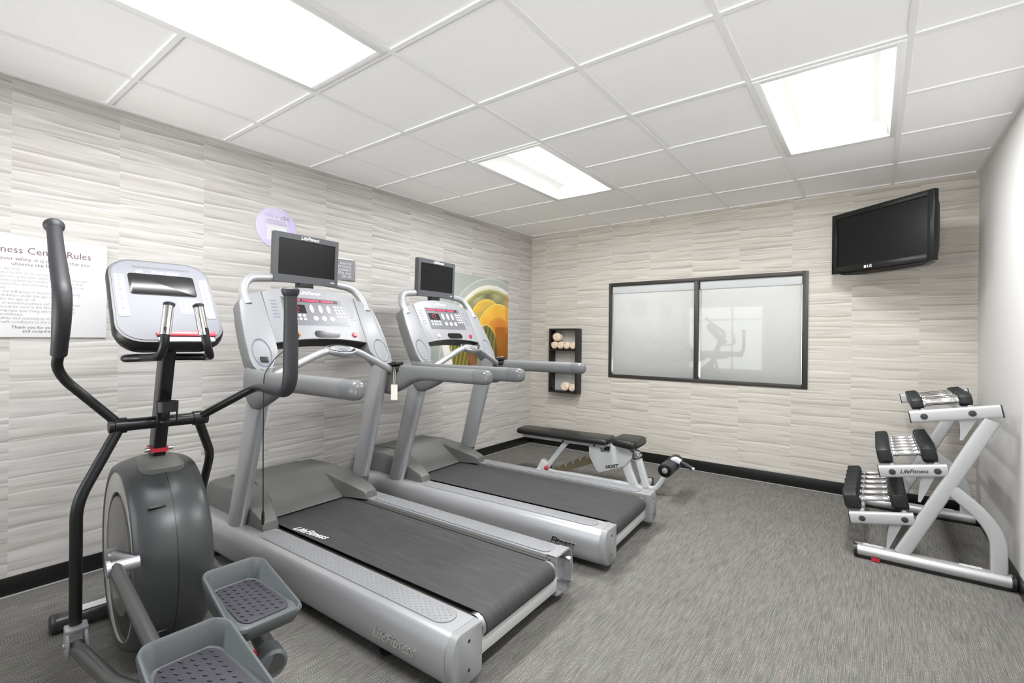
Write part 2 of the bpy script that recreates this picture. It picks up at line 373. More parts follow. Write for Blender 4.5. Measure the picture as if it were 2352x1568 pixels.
# ---------------------------------------------------------------- ceiling lights
def troffer(i, j, label):
    x0, x1, y0, y1 = GX + G * i, GX + G * (i + 1), GY + G * j, GY + G * (j + 2)
    t = thing('ceiling_light', 'lit recessed ' + label, 'light', ((x0 + x1) / 2, (y0 + y1) / 2, RZ), group='recessed ceiling lights')
    hx, hy = G / 2, G; e = .045
    b = MB()
    for s in (-1, 1):
        b.bx(s * (hx - .012), s * (hx - e), -hy + .012, hy - .012, -.006, .004, .002); b.bx(-hx + e, hx - e, s * (hy - .012), s * (hy - e), -.006, .004, .002)
    b.build('frame', 'troff', t)
    b = MB()                                   # curved reflector pans either side of the lens, sloped end plates, closed top
    ix, iy = hx - e, hy - e
    prof = [(-ix, .0), (-ix + .012, .045), (-.20, .085), (-.115, .10), (.115, .10), (.20, .085), (ix - .012, .045), (ix, .0)]
    rows = [[b.v((x, y, z)) for x, z in prof] for y in (-iy + .05, iy - .05)]
    for k in range(len(prof) - 1): b.face([rows[0][k], rows[0][k + 1], rows[1][k + 1], rows[1][k]])
    for s, r in ((-1, rows[0]), (1, rows[1])):
        lo = [b.v((x, s * iy, 0)) for x, z in prof]
        for k in range(len(prof) - 1): b.face([r[k], r[k + 1], lo[k + 1], lo[k]])
    b.build('reflector', 'troff', t, recalc=False)
    MB().bx(-hx + .012, hx - .012, -hy + .012, hy - .012, .104, .128).build('housing', 'troff', t)
    b = MB(); n = 10; lx = .105; rings = []
    for y in (-iy + .055, iy - .055):
        rings.append([V((lx * math.cos(a), y, .085 - .062 * math.sin(a))) for a in [pi * k / n for k in range(n + 1)]])
    b.loft(rings); b.build('lens', 'lens', t)
    l = bpy.data.lights.new('fluorescent_lamp', 'AREA'); l.shape = 'RECTANGLE'; l.size, l.size_y = .20, 1.06; l.energy = LAMP_W; l.color = (.975, .985, 1.); l.spread = math.radians(180)
    lo = bpy.data.objects.new('fluorescent_lamp', l); COL.objects.link(lo); lo.parent = t; lo.location = (0, 0, .012)
    return t
for L in lights: troffer(*L)

# ---------------------------------------------------------------- flat things on the walls
def sign_text(b, rows, x, mi=0):
    for body, size, y, z, al in rows: b.text(body, size, lambda a, c, h, y=y, z=z: (x + h, y + a, z + c), .0006, 0, al, mi=mi)
t = thing('rules_sign', 'white rules board with plum lettering behind the elliptical trainer', 'sign', (0, .52, 1.28))
MB().bx(0, .012, -.265, .265, 0, .505, .001).build('board', 'paper', t)
b = MB(); sign_text(b, [('Fitness Center Rules', .047, .0, .432, 'CENTER')], .012); b.build('heading_lettering', 'signink', t)
b = MB()
sign_text(b, [('For your safety, it is required that you', .0245, .0, .389, 'CENTER'), ('observe the following:', .0245, .0, .364, 'CENTER')], .012)
sign_text(b, [('Thank you for your safety', .0205, .0, .050, 'CENTER'), ('and cooperation', .0205, .0, .031, 'CENTER')], .012)
b.build('lettering', 'signink', t)
b = MB(); rows = ['1. For guest use only.', '2. Users of this facility do so at their own risk.', '3. You should not undertake exercise without physician', 'advice and have a physician confirm that you are able.',
 'We recommend that the following individuals not use', 'the equipment:', 'those under the influence of alcohol or depressants,', 'unattended children under the age of 16, or', 'persons under the age of 18.',
 '4. If in need of assistance please call the Front Desk.', '5. Towels should be used in the fitness area only.', '6. No inappropriate exercising attire. Safety only.', '7. Smoking prohibited.', '8. Practice safety and courtesy to others.', '9. Report unsafe conditions to the manager.']
sign_text(b, [(r, .0185, -.235, .338 - k * .0187, 'LEFT') for k, r in enumerate(rows)], .012); b.build('small_lettering', 'signpink', t)

t = thing('round_sign', 'round lilac poster above the treadmill screen', 'sign', (0, 1.745, 2.068))
MB().lathe([(0, .145), (.004, .146), (.005, .144)], (0, 0, 0), (1, 0, 0), 48).build('disc', 'lilac2', t)
b = MB(); n = 24; p = []
for k in range(n + 1): a = -1.25 + 2.5 * k / n; p.append((.1445 * math.cos(a), .1445 * math.sin(a)))
for k in range(n + 1): a = 1.25 - 2.5 * k / n; p.append((.06 * math.cos(a) - .0 + .028, .1445 * math.sin(a) * .98))
b.prism(p, lambda a, c, h: (h, a, c), .005, .0056); b.build('crescent', 'lilac', t)
b = MB(); b.text('+', .03, lambda a, c, h: (.0058 + h, a - .0, .078 + c)); b.text('ob\u00e9', .048, lambda a, c, h: (.0058 + h, a + .062, .078 + c), bold=.0004); b.text('hilfit', .036, lambda a, c, h: (.0058 + h, a - .055, .082 + c), mi=1)
b.text('FREE WORKOUTS', .0165, lambda a, c, h: (.0058 + h, a - .004, .045 + c)); b.text('AT YOUR FINGERTIPS', .0165, lambda a, c, h: (.0058 + h, a - .004, .028 + c))
b.build('lettering', ['signpink', 'lilac'], t)
MB().bx(.0055, .0062, -.07, .07, -.09, .012).build('white_panel', 'paper', t)

t = thing('wipe_down_sign', 'small grey sign with white lettering half hidden by a treadmill screen', 'sign', (0, 2.30, 1.75))
MB().bx(0, .008, -.105, .106, 0, .178, .001).build('frame', 'metal', t)
MB().bx(.008, .0095, -.098, .099, .007, .171).build('plate', 'signgrey', t)
b = MB(); sign_text(b, [(r, .026, .066, .135 - k * .026, 'RIGHT') for k, r in enumerate(['SANITIZE', 'WIPE DOWN', 'EQUIPMENT', 'AFTER AND', 'OR USE'])], .0096); b.build('lettering', 'paper', t)

# glass-art print
t = thing('art_print', 'unframed art print of swirling amber and green glass', 'picture', (0, 3.89, 1.005))
W, H = 1.22, .962
def lerp(a, b, k): k = max(0., min(1., k)); return tuple(x + (y - x) * k for x, y in zip(a, b))
def wob(x, y): return math.sin(x * 9 + 2.1 * math.sin(y * 7)) * .5 + math.sin(y * 13 + x * 5) * .5
def art(s, q):
    """s, q in metres from the lower left corner"""
    c = lerp((.30, .33, .29), (.43, .46, .42), .5 + (q - .6) * .4 - (s - .6) * .5)
    dx, dy = s - .93, q - .02; r = math.hypot(dx * 1.12, dy); a = math.atan2(dy, dx)
    def ring(c, r0, w, col, k=1.): return lerp(c, col, k * max(0., 1 - abs(r - r0) / w)) if True else c
    c = ring(c, .93, .016, (.62, .64, .60), .8)
    if r < .91: c = lerp(c, (.50, .52, .49), .4)
    if r < .86: c = lerp((.86, .85, .80), (.62, .60, .40), (.86 - r) / .06)
    if r < .81: c = lerp((.40, .38, .14), (.16, .17, .07), (.81 - r) / .05 + .35 * wob(s * 2, q * 2))
    if r < .765: c = lerp((.13, .14, .06), (.42, .40, .20), .5 + .5 * wob(s * 2.5, q * 2))
    # amber petals
    e1 = math.hypot((s - .84) * 1.25, (q - .28) * 1.0)
    if e1 < .44: c = lerp((.80, .46, .04), (.50, .36, .09), (.44 - e1) / .11 + .35 * wob(s * 1.7, q * 2.2))
    if .425 < e1 < .44: c = (.88, .60, .10)
    e2 = math.hypot((s - 1.04) * 1.05, (q - .20) * .92)
    if e2 < .44: c = lerp((.87, .52, .05), (.82, .36, .02), (.44 - e2) / .2 + .4 * wob(s * 2.1, q * 1.9))
    if .43 < e2 < .44: c = (.90, .68, .16)
    if e2 < .30: c = lerp(c, (.62, .20, .015), .55 + .4 * wob(s * 1.5, q * 1.1))
    # olive and white glass fold in the lower middle
    e3 = math.hypot((s - .82) * 1.5, (q - .02) * .82)
    if e3 < .35:
        c = lerp((.22, .22, .06), (.07, .08, .03), .5 + .5 * math.sin(s * 95 + 2 * math.sin(q * 9)))
        if s < .74: c = (.80, .78, .72) if s > .68 else c
        if .335 < e3: c = (.80, .50, .07)
    if s < .70 and q < .32:
        k = math.sin((s - .25 * q) * 110)
        if s > .28: c = lerp((.30, .25, .04), (.10, .09, .02), .5 + .5 * k)
        if .52 < s < .66: c = lerp((.24, .10, .03), (.12, .05, .02), .5 + .5 * wob(s * 3, q * 3))
        if .2 < s + .3 * q < .30: c = (.82, .80, .74)
    if s > .98 and q < .42: c = lerp(c, lerp((.34, .09, .01), (.10, .03, .01), 1 - q / .42), .75)
    if s > 1.16 and q < .8 and q > .35: c = lerp(c, (.66, .25, .02), .5)
    return c
bm = bmesh.new(); nx, ny = 150, 118
cl = bm.loops.layers.color.new('print')
def lin(c): return (*c, 1.)
gv = [[bm.verts.new((.012, -W / 2 + W * i / nx, H * j / ny)) for j in range(ny + 1)] for i in range(nx + 1)]
for i in range(nx):
    for j in range(ny):
        f = bm.faces.new([gv[i][j], gv[i + 1][j], gv[i + 1][j + 1], gv[i][j + 1]])
        for lp in f.loops:
            p = lp.vert.co; k = art(p.y + W / 2, p.z)
            lp[cl] = tuple(max(0., (1.055 * max(q, 0) ** (1 / 2.4) - .055)) for q in k) + (1.,)
me = bpy.data.meshes.new('printed_face'); bm.to_mesh(me); bm.free(); me.materials.append(M['art'])
o = bpy.data.objects.new('printed_face', me); COL.objects.link(o); o.parent = t
MB().bx(0, .0115, -W / 2 - .002, W / 2 + .002, -.002, H + .002, .001).build('panel', 'paper', t)

# ---------------------------------------------------------------- towel shelf
SX0, SX1, SZ0, SZ1, SD, th = .337, .708, .668, 1.418, .125, .020
t = thing('towel_shelf', 'dark espresso wall cubby with three towel compartments left of the window', 'shelf', (SX0, RY1, SZ0))
b = MB(); Wd, Hh = SX1 - SX0, SZ1 - SZ0
b.bx(0, th, -SD, -.002, 0, Hh, .001); b.bx(Wd - th, Wd, -SD, -.002, 0, Hh, .001); b.bx(th, Wd - th, -SD, -.002, Hh - th, Hh); b.bx(th, Wd - th, -SD, -.002, 0, th)
b.build('carcass', 'shelf', t)
for z in (.262, .498): MB().bx(th, Wd - th, -SD + .002, -.002, z - .009, z + .009).build('divider', 'shelf', t)
MB().bx(th, Wd - th, -.006, -.002, th, Hh - th).build('back_panel', 'backing', t)
def towel_mesh(r, L, sq=1.):
    b = MB(); n = 26; prof = []
    rings = []
    for y, k in ((0, .80), (.004, .93), (.012, 1.0), (L * .5, 1.03), (L - .012, 1.), (L - .004, .93), (L, .8)):
        rings.append([V((r * k * math.cos(a) * (1 + .05 * math.sin(3 * a + y * 40)), y, r * sq * k * math.sin(a) * (1 + .05 * math.cos(2 * a)))) for a in [2 * pi * i / n for i in range(n)]])
    b.loft(rings)
    sp = [V((r * (.08 + .085 * a) * math.cos(a), -.0025, r * sq * (.08 + .085 * a) * math.sin(a))) for a in [.3 * i for i in range(31)]]
    b.tube(sp, .0042, 6)
    return b
tz = [SZ0 + .507, SZ0 + .271, SZ0 + th]
towels = []
def add_towel(x, z, r, label, sq=1., rz=0.):
    o = towel_mesh(r, .105, sq).build('rolled_towel', 'towel'); o.location = (x, RY1 - SD - .0, z + r * sq * 1.02); o.rotation_euler = (0, 0, rz)
    o.location.y += .012
    tag(o, label, 'towel', 'rolled towels in the wall cubby'); return o
T0 = SX0 + th
for k, lab in enumerate(['leftmost of four', 'second from left of four', 'third from left of four', 'rightmost of four']):
    add_towel(T0 + .041 + k * .083, tz[0], .0405, f'cream rolled towel, {lab} side by side in the top compartment', 1.12)
add_towel(T0 + .07, tz[0] + .092, .050, 'cream rolled towel lying alone on top of the other towels')
for k, lab in enumerate(['left', 'middle', 'right']): add_towel(T0 + .054 + k * .108, tz[1], .052, f'cream rolled towel, {lab} one of three in the middle compartment', .8)
add_towel(T0 + .185, tz[2], .053, 'cream rolled towel, left one of the pair in the bottom compartment'); add_towel(T0 + .284, tz[2], .045, 'cream rolled towel, right one of the pair in the bottom compartment')

# ---------------------------------------------------------------- television
t = thing('television', 'black flat television angled on a wall bracket in the far right corner', 'television', (3.417, 4.595, 2.095), math.atan2(-.51, .595))
def TVp(a, c, h): return (a, -h, c)      # local x along the width, -y to the viewer
tw, thh = .392, .242
fr = MB()
out = [(-tw, -thh), (tw, -thh), (tw, thh), (-tw, thh)]
for x0, x1, z0, z1 in ((-tw, -tw + .044, -thh, thh), (tw - .044, tw, -thh, thh), (-tw + .044, tw - .044, thh - .04, thh), (-tw + .044, tw - .044, -thh, -thh + .052)):
    fr.bx(x0, x1, -.022, .018, z0, z1, .004)
fr.build('bezel', 'tvblack', t)
MB().bx(-tw + .042, tw - .042, -.012, .01, -thh + .05, thh - .038).build('screen', 'screen', t)
b = MB(); rg = []
for y, k, kz in ((.018, .985, .97), (.05, .96, .93), (.085, .80, .75), (.10, .6, .55)): rg.append(superring((0, y, -.01), (1, 0, 0), (0, 0, 1), tw * k, thh * kz, 28, 8.))
b.loft(rg).build('rear_housing', 'black', t)
b = MB(); b.prism([(-.34, -thh), (.36, -thh), (.31, -thh - .022), (.15, -thh - .032), (-.15, -thh - .03), (-.30, -thh - .016)], lambda a, c, h: (a, h, c), -.012, .05, .003); b.build('speaker_bar', 'blackgl', t)
MB().tube(smooth_path([(.05, .10, 0), (.09, .2, -.0), (-.09, .36, -.0)], .05), .022, 10).build('bracket_arm', 'black', t)
MB().box((-.13, .405, 0.), (.12, .02, .2), Matrix.Rotation(-t.rotation_euler.z, 3, 'Z'), .003).build('bracket_plate', 'black', t)
b = MB(); b.text('LG', .03, lambda a, c, h: (a - .06, -.0225 - h, -thh + .026 + c), bold=.0006); b.lathe([(0, .011), (.0008, .011)], (-.096, -.0222, -thh + .026), (0, -1, 0), 20); b.build('lettering', 'white', t)

exec_parts = []

# ---------------------------------------------------------------- treadmills
# local frame: x runs from the rear of the deck to the wall, +y is the side nearer the camera
def treadmill(loc, yaw, label, first):
    t = thing('treadmill', label, 'treadmill', (*loc, 0), pi + yaw, group='treadmills facing the left wall')
    side_prof = [(.312, .238), (.43, .24), (.446, .237), (.458, .228), (.468, .213), (.477, .19), (.482, .162), (.482, .132), (.477, .10), (.466, .07), (.45, .05), (.425, .042), (.33, .046), (.312, .056)]
    for s in (1, -1):
        open_end = first and s < 0
        u0 = .082 if open_end else .034
        def ring(u, k=1., dz=0.): return [V((u, s * (.312 + (a - .312) * k), z + dz)) for a, z in side_prof]
        b = MB(); b.loft([ring(u0), ring(1.9), ring(2.02, .985), ring(2.09, .93), ring(2.13, .82), ring(2.15, .62)])
        if open_end:
            b.prism([(.312, .232), (.43, .234), (.446, .231), (.452, .236), (.446, .241), (.43, .243), (.312, .241)], lambda a, z, h: (h, s * a, z), .034, .09)
            b.prism([(.312, .056), (.33, .046), (.425, .042), (.425, .048), (.332, .052), (.318, .06)], lambda a, z, h: (h, s * a, z), .034, .09)
            outer = [p for p in side_prof if p[0] > .44]
            b.prism(outer + [(a - .006, z) for a, z in outer[::-1]], lambda a, z, h: (h, s * a, z), .034, .09)
            b.bx(.034, .09, s * .312, s * .318, .05, .24)
        sr = b.build('side_rail', 'silver', t)
        # ribbed foot strip with raised dots
        b = MB(); yc, hw, x0, x1 = .377, .052, .086, 1.425; poly = []
        for k in range(13): a = -pi / 2 + pi * k / 12; poly.append((x1 - hw + hw * math.cos(a), yc + hw * math.sin(a)))
        for k in range(13): a = pi / 2 + pi * k / 12; poly.append((x0 + hw + hw * math.cos(a), yc + hw * math.sin(a)))
        b.prism(poly, lambda a, c, h: (a, s * c, h), .237, .2435, .001)
        q = 0; x = x0 + .025
        while x < x1 - .02:
            for k in range(3 if q % 2 else 4):
                y = yc + (k - (1 if q % 2 else 1.5)) * .0235
                if abs(y - yc) < hw - .014 - (max(0, x0 + .045 - x) + max(0, x - x1 + .045)) * .6: b.dome((x, s * y, .2433), (0, 0, 1), .0062, .0028, 6)
            x += .0165; q += 1
        b.build('foot_strip', 'strip', sr)
        if open_end:
            for z in (.205, .085): MB().cyl((.09, s * .40, z), (.004, s * .40, z), .0115).cyl((.016, s * .40, z), (.0, s * .40, z), .015).build('mounting_stud', 'metal', sr)
            [MB().bx(.078, .083, s * .325, s * .346, z0, z1).build('slot', 'black', sr) for z0, z1 in ((.19, .214), (.11, .136))]
        else:
            b = MB(); rings = [ring(.036), ring(.012), ring(.003, .97), ring(0., .93, 0)]
            for k, p in enumerate(rings[3]): p.z = .14 + (p.z - .14) * .965
            b.loft(rings); ec = b.build('end_cap', 'capgrey', t)
            for z in (.198, .092): MB().cyl((.002, s * .388, z), (-.001, s * .388, z), .0065).build('bolt', 'black', ec)
        for u in (.43, 1.92): MB().lathe([(0, .028), (.012, .03), (.02, .012), (.05, .012)], (u, s * .40, 0), (0, 0, 1), 16).build('levelling_foot', 'black', t)
    b = MB(); b.bx(.07, 1.66, -.311, .311, .17, .205); b.bx(.07, 1.66, -.311, -.285, .20, .222); b.bx(.07, 1.66, .285, .311, .20, .222); b.build('deck', 'deck', t)
    b = MB(); prof = [(1.66, .229)] + [(.062 + .05 * math.cos(a), .179 + .05 * math.sin(a)) for a in [pi / 2 + pi * k / 14 for k in range(15)]] + [(1.66, .129)]
    inner = [(a + (.003 if a < .062 else 0), z + (-.003 if z > .179 else .003)) for a, z in prof[::-1]]
    b.prism(prof + inner, lambda a, z, h: (a, h, z), -.262, .262); belt = b.build('belt', 'belt', t)
    if first:
        b = MB(); b.text('LifeFitness', .062, lambda a, c, h: (1.262 - a, .222 - c - .04 * (a) / .1 * 0, .2293 + h), shear=.35, bold=.0012)
        b.map(lambda p: (p.x, p.y + (p.x - 1.26) * .10, p.z)); b.build('lettering', 'white', belt)
    MB().cyl((.062, -.285, .179), (.062, .285, .179), .0465, n=26).build('rear_roller', 'metal', t)
    MB().bx(.03, .062, -.312, .312, .078, .152, .004).build('rear_crossbar', 'silver_lt', t)
    # raised maker's lettering on the near side rail
    body, uc = ('LifeFitness', .305) if first else ('Fitness', .262)
    b = MB(); b.text(body, .055, lambda a, c, h: (uc - a, .4785 + h, .132 + c), .0085, shear=.4, bold=.0014); b.build('raised_lettering', 'chrome', t)
    # motor cover
    b = MB()
    b.prism([(2.165, .236), (2.165, .378), (2.155, .39), (2.13, .396), (1.85, .408), (1.815, .408), (1.80, .402), (1.765, .365), (1.72, .325), (1.67, .286), (1.62, .254), (1.605, .238)], lambda a, z, h: (a, h, z), -.235, .235, .004)
    for s in (1, -1):
        rings = []
        for u, zt, vi in ((2.165, .372, .2), (2.155, .384, .2), (2.13, .39, .2), (1.86, .398, .2), (1.78, .388, .205), (1.68, .362, .222), (1.60, .338, .244), (1.53, .316, .268), (1.475, .297, .288), (1.455, .282, .294), (1.448, .25, .296)):
            vo = .372 if u > 1.70 else .386
            zo = zt - (.024 if u > 1.75 else .007); sw = .045 if u > 1.75 else .014
            rings.append([V((u, s * vi, .236)), V((u, s * (vi + .004), zt - .012)), V((u, s * (vi + .016), zt)), V((u, s * (vo - sw), zt)), V((u, s * (vo - sw * .27), (zt + zo) / 2)), V((u, s * vo, zo - (.012 if u > 1.75 else .004))), V((u, s * vo, .236))])
        b.loft(rings)
    b.build('motor_cover', 'cover', t, ang=30)
    # uprights, handrails
    for s in (1, -1):
        rings = []; N = 12
        for k in range(N + 1):
            z = .236 + (1.13 - .236) * k / N; f = k / N; u = 1.683 - .245 * f
            rings.append(superring((u, s * (.412 - .014 * f), z), (1, 0, 0), (0, 1, 0), .068 + .018 * f, .036 + .003 * f, 24, 2.5))
        up = MB().loft(rings).build('upright', 'silver', t)
        if s < 0:
            rings = [superring((1.683 - .245 * (z - .236) / .894, s * .411, z), (1, 0, 0), (0, 1, 0), .0715, .039, 24, 2.5) for z in (.255, .26, .335, .34)]
            MB().loft(rings).build('sleeve', 'cover', up)
        b = MB(); sec = []
        for u, k in ((.546, .2), (.549, .5), (.557, .75), (.572, .93), (.595, 1.), (.66, 1.)):
            sec.append(superring((u, s * .45, 1.072), (0, 1, 0), (0, 0, 1), .036 * k, .044 * k, 24, 2.7))
        tip = MB().loft(sec); 
        sec = [superring((u, s * .45, 1.072 + dz), (0, 1, 0), (0, 0, 1), .036, .044 + g, 24, 2.7) for u, dz, g in ((.658, 0, 0), (1.05, 0, 0), (1.10, -.002, .002), (1.18, -.012, .012), (1.25, -.03, .03), (1.32, -.045, .046), (1.38, -.055, .06), (1.425, -.05, .065), (1.452, -.035, .058), (1.475, -.02, .045))]
        hr = MB().loft(sec).build('handrail', 'rail', t); tip.build('grip_tip', 'railcap', hr)
    # crossbar with heart-rate pod
    b = MB()
    for s in (1, -1): b.tube(smooth_path([(1.34, s * .418, 1.078), (1.325, s * .13, 1.205), (1.318, s * .05, 1.222)], .06), .021, 14)
    xb = b.build('crossbar', 'silver', t)
    P0 = V((1.316, 0, 1.222)); ax = V((-.87, 0, .50)).normalized(); ax = V((-.36, 0, .93)).normalized(); e1 = V((0, 1, 0)); e2 = ax.cross(e1)
    def el_ring(h, k): return superring(P0 + ax * h, e1, e2, .098 * k, .066 * k, 30)
    MB().loft([el_ring(-.03, .55), el_ring(-.024, .8), el_ring(-.005, 1.), el_ring(.006, 1.0), el_ring(.009, .93)]).build('pod', 'silver', xb)
    pf = MB().loft([el_ring(.008, .93), el_ring(.0115, .90), el_ring(.008, .60), el_ring(.004, .3)]).build('pod_face', 'blackgl', xb)
    b = MB(); hx = [(.03 * math.cos(a), .022 * math.sin(a)) for a in [pi / 3 * k for k in range(6)]]
    b.prism(hx, lambda a, c, h: P0 + e1 * a + e2 * (c + .02) + ax * h, .006, .012, .001).build('pod_badge', 'ebtn', xb)
    b = MB(); b.box((1.345, -.425, 1.118), (.13, .07, .026), Matrix.Rotation(.2, 3, 'Y'), .008, 3); b.box((1.33, -.42, 1.09), (.09, .05, .04), None, .01, 2); sp = b.build('speed_pod', 'black', t)
    if not first: MB().box((1.335, -.425, 1.134), (.07, .045, .004), Matrix.Rotation(.2, 3, 'Y'), .001).build('pod_label', 'paper', sp)
    # console, drawn on a plane tilted away from the user: v to the far side, s up the slope, h towards the user
    su, sz = .475, .880
    def C(v, q, h): return V((1.40 + su * q - sz * h, -v, 1.13 + sz * q + su * h))
    wing = [(.318, .485), (.40, .457), (.438, .435), (.455, .405), (.466, .30), (.474, .17), (.476, .06), (.468, .015), (.448, -.018), (.425, -.032), (.40, -.028), (.37, .0), (.335, .045), (.312, .09), (.312, .152)]
    for s in (1, -1):
        wb = MB().prism([(s * a, q) for a, q in wing], C, -.085, -.012, .006).build('console_wing', 'wingside', t)
        MB().prism([(s * (a if i not in (0,) else a), q) for i, (a, q) in enumerate(wing)], C, -.012, 0., .005).build('wing_face', 'console', wb)
        b = MB(); cc = (.405, .09); ring = lambda k, h: [C(s * (cc[0] + .052 * k * math.cos(a) - s * 0), cc[1] + .086 * k * math.sin(a), h) for a in [2 * pi * i / 32 for i in range(32)]]
        b.loft([ring(1., -.004), ring(1., .002), ring(.97, .0035), ring(.93, .0005), ring(.5, -.002)]); b.build('cup_holder', 'ebtn', wb)
        if first and s < 0: MB().prism([(-.425, .035), (-.385, .03), (-.385, .06), (-.425, .062)], C, .001, .012, .002).build('holder_clip', 'black', wb)
    top = [(-.313 + .626 * k / 16, .485 + .05 * (1 - ((k - 8) / 8.) ** 2)) for k in range(17)]
    bot = [(.313 - .626 * k / 16, .150 + .028 * (1 - ((k - 8) / 8.) ** 2)) for k in range(17)]
    cp = MB().prism(bot + top, C, -.06, .0, .006).build('console_panel', 'console', t)
    MB().prism([(a, q - .002) for a, q in bot] + [(-a * 0 + x, q) for x, q in [(-.30, .20), (.30, .20)]], C, -.10, -.012, .004).build('console_underside', 'black', t)
    MB().prism([(-.208, .459), (.205, .459), (.215, .268), (-.215, .268)], C, -.001, .0012).build('overlay', 'overlay', cp)
    MB().prism([(-.195, .452), (.175, .452), (.177, .430), (-.196, .430)], C, .001, .002).build('led_strip', 'black', cp)
    b = MB()
    for k in range(26):
        if k in (8, 18): continue
        x = -.188 + k * .0128; b.prism([(x, .434), (x + .0095, .434), (x + .0095, .4485), (x, .4485)], C, .002, .0024)
    b.build('led_text', 'led', cp)
    MB().prism([(-.19, .408), (-.068, .408), (-.066, .35), (-.192, .35)], C, .001, .002).build('heart_display', 'screen', cp)
    b = MB(); b.tube([C(-.13 + .02 * math.cos(a), .384 + .014 * math.sin(a), .0022) for a in [-.6 + .3 * k for k in range(16)]] + [C(-.115, .358, .0022)], .0016, 6); b.build('heart_trace', 'led', cp)
    def oval(v, q, a, c, mi=0, n=14): return (b if b else MB()).prism([(v + a * math.cos(x), q + c * math.sin(x)) for x in [2 * pi * i / n for i in range(n)]], C, .001, .0028, mi=mi)
    b = None
    for v in (-.025, .035, .092): oval(v, .384, .0125, .029).build('button', 'white', cp)
    for k, v in enumerate((-.015, .043, .100)): oval(v, .317, .0165, .0165).build('button', 'green' if k == 0 else 'white', cp)
    b = MB()
    for r in range(4):
        for k in range(3): oval(.142 + k * .025 + r * .002, .405 - r * .023, .0088, .0075)
    for r in range(2):
        for k in range(4): oval(-.178 + k * .03, .333 - r * .024, .0095, .009)
    b.build('keypad', 'white', cp)
    b = MB()
    for x0, x1 in ((-.205, -.105), (-.098, .03), (.036, .105), (.112, .20)):
        for q in (.290, .282): b.prism([(x0, q), (x1, q), (x1, q - .0022), (x0, q - .0022)], C, .001, .0018)
    for s in (-1, 1):
        for k in range(6): b.prism([(s * .262 - .018, .43 - k * .022), (s * .262 + .018, .43 - k * .022), (s * .262 + .018, .422 - k * .022), (s * .262 - .018, .422 - k * .022)], C, .0, .0008)
    b.build('legend', 'ebtn', cp)
    slot = [(.034 + .062 * sx + .028 * math.cos(a), .208 + .024 * math.sin(a)) for sx, r0 in ((1, -pi / 2), (-1, pi / 2)) for a in [r0 + pi * k / 8 for k in range(9)]]
    MB().prism(slot, C, -.001, .0015).build('key_slot', 'blackgl', cp)
    MB().lathe([(0, .017), (.006, .0175), (.010, .013)], C(.230, .204, .0), C(0, 0, 1) - C(0, 0, 0), 18).build('stop_button', 'red', cp)
    b = MB(); b.lathe([(0, .014), (.008, .0145), (.012, .009)], C(-.166, .206, .0), C(0, 0, 1) - C(0, 0, 0), 16); b.build('safety_clip', 'orange' if first else 'white', cp)
    b = MB(); b.text('LifeFitness', .034, lambda a, c, h: C(a - .005, .497 + c, .0004 + h), shear=.35, bold=.0005); b.build('lettering', 'white', cp)
    # screen on its curved arm
    b = MB(); b.tube(smooth_path([(1.60, .405, 1.47), (1.655, .412, 1.555), (1.70, .36, 1.635), (1.71, .16, 1.655), (1.71, -.16, 1.655), (1.70, -.36, 1.635), (1.655, -.412, 1.555), (1.60, -.405, 1.47)], .07), .026, 16); b.build('screen_arm', 'silver', t)
    a0 = V((1.674, 0, 1.630)); ta = V((-.036, 0, .999)); nn = V((-.999, 0, -.036))
    def D(v, q, h): return a0 + V((0, -v, 0)) + ta * q + nn * h
    sc = MB()
    for x0, x1, q0, q1 in ((-.218, -.192, 0, .298), (.198, .222, 0, .298), (-.192, .198, .264, .298), (-.192, .198, 0, .045)):
        sc.prism([(x0, q0), (x1, q0), (x1, q1), (x0, q1)], D, -.03, 0.)
    sc.prism([(-.218, 0), (.222, 0), (.222, .298), (-.218, .298)], D, -.04, -.028); sc.prism([(-.20, .015), (.205, .015), (.205, .28), (-.20, .28)], D, -.055, -.038, .01)
    tv = sc.build('television_screen', 'tvbez', t)
    MB().prism([(-.193, .044), (.199, .044), (.199, .265), (-.193, .265)], D, -.02, -.006).build('display', 'screen', tv)
    b = MB(); b.text('LifeFitness', .030, lambda a, c, h: D(a + .012, .281 + c, .0004 + h), shear=.35, bold=.0004); b.prism([(.168, .020), (.196, .020), (.196, .0245), (.168, .0245)], D, .0, .0006); b.build('lettering', 'white', tv)
    MB().box(D(0, -.012, -.03), (.05, .10, .035), None, .005).build('screen_mount', 'black', t)
    if first:
        b = MB(); b.tube(smooth_path([C(-.166, .206, .012), C(-.19, .16, .03), (1.30, .41, 1.185), (1.247, .487, 1.122), (1.247, .497, 1.09), (1.253, .494, .8), (1.258, .488, .42)], .03), .0028, 8)
        b.lathe([(0, .004), (.02, .008), (.06, .007), (.075, .003)], (1.258, .488, .355), (0, 0, 1), 10); b.build('safety_cord', 'black', t)
    return t
TA = treadmill((2.216, 1.714), .028, 'silver treadmill beside the elliptical trainer, one rear corner cap missing, safety cord hanging', True)
TB = treadmill((2.205, 2.917), .060, 'silver treadmill in front of the art print, with both grey rear end caps in place', False)
# paper tag tied to the front treadmill's far handrail
q = Matrix.Rotation(pi + .028, 4, 'Z') @ V((1.295, -.392, 1.012)) + V((2.216, 1.714, 0))
t = thing('paper_tag', 'cream paper tag hanging by string from the far handrail of the front treadmill', 'tag', q, .62)
b = MB()
for s in (-1, 1): b.tube(smooth_path([(0, 0, -.035), (s * .006, 0, .0), (s * .005, .0, .06), (s * .004, .006, .092)], .02), .0016, 6)
b.build('string', 'string', t)
MB().bx(-.021, .021, -.0008, .0008, -.122, -.022).build('card', 'tag', t)

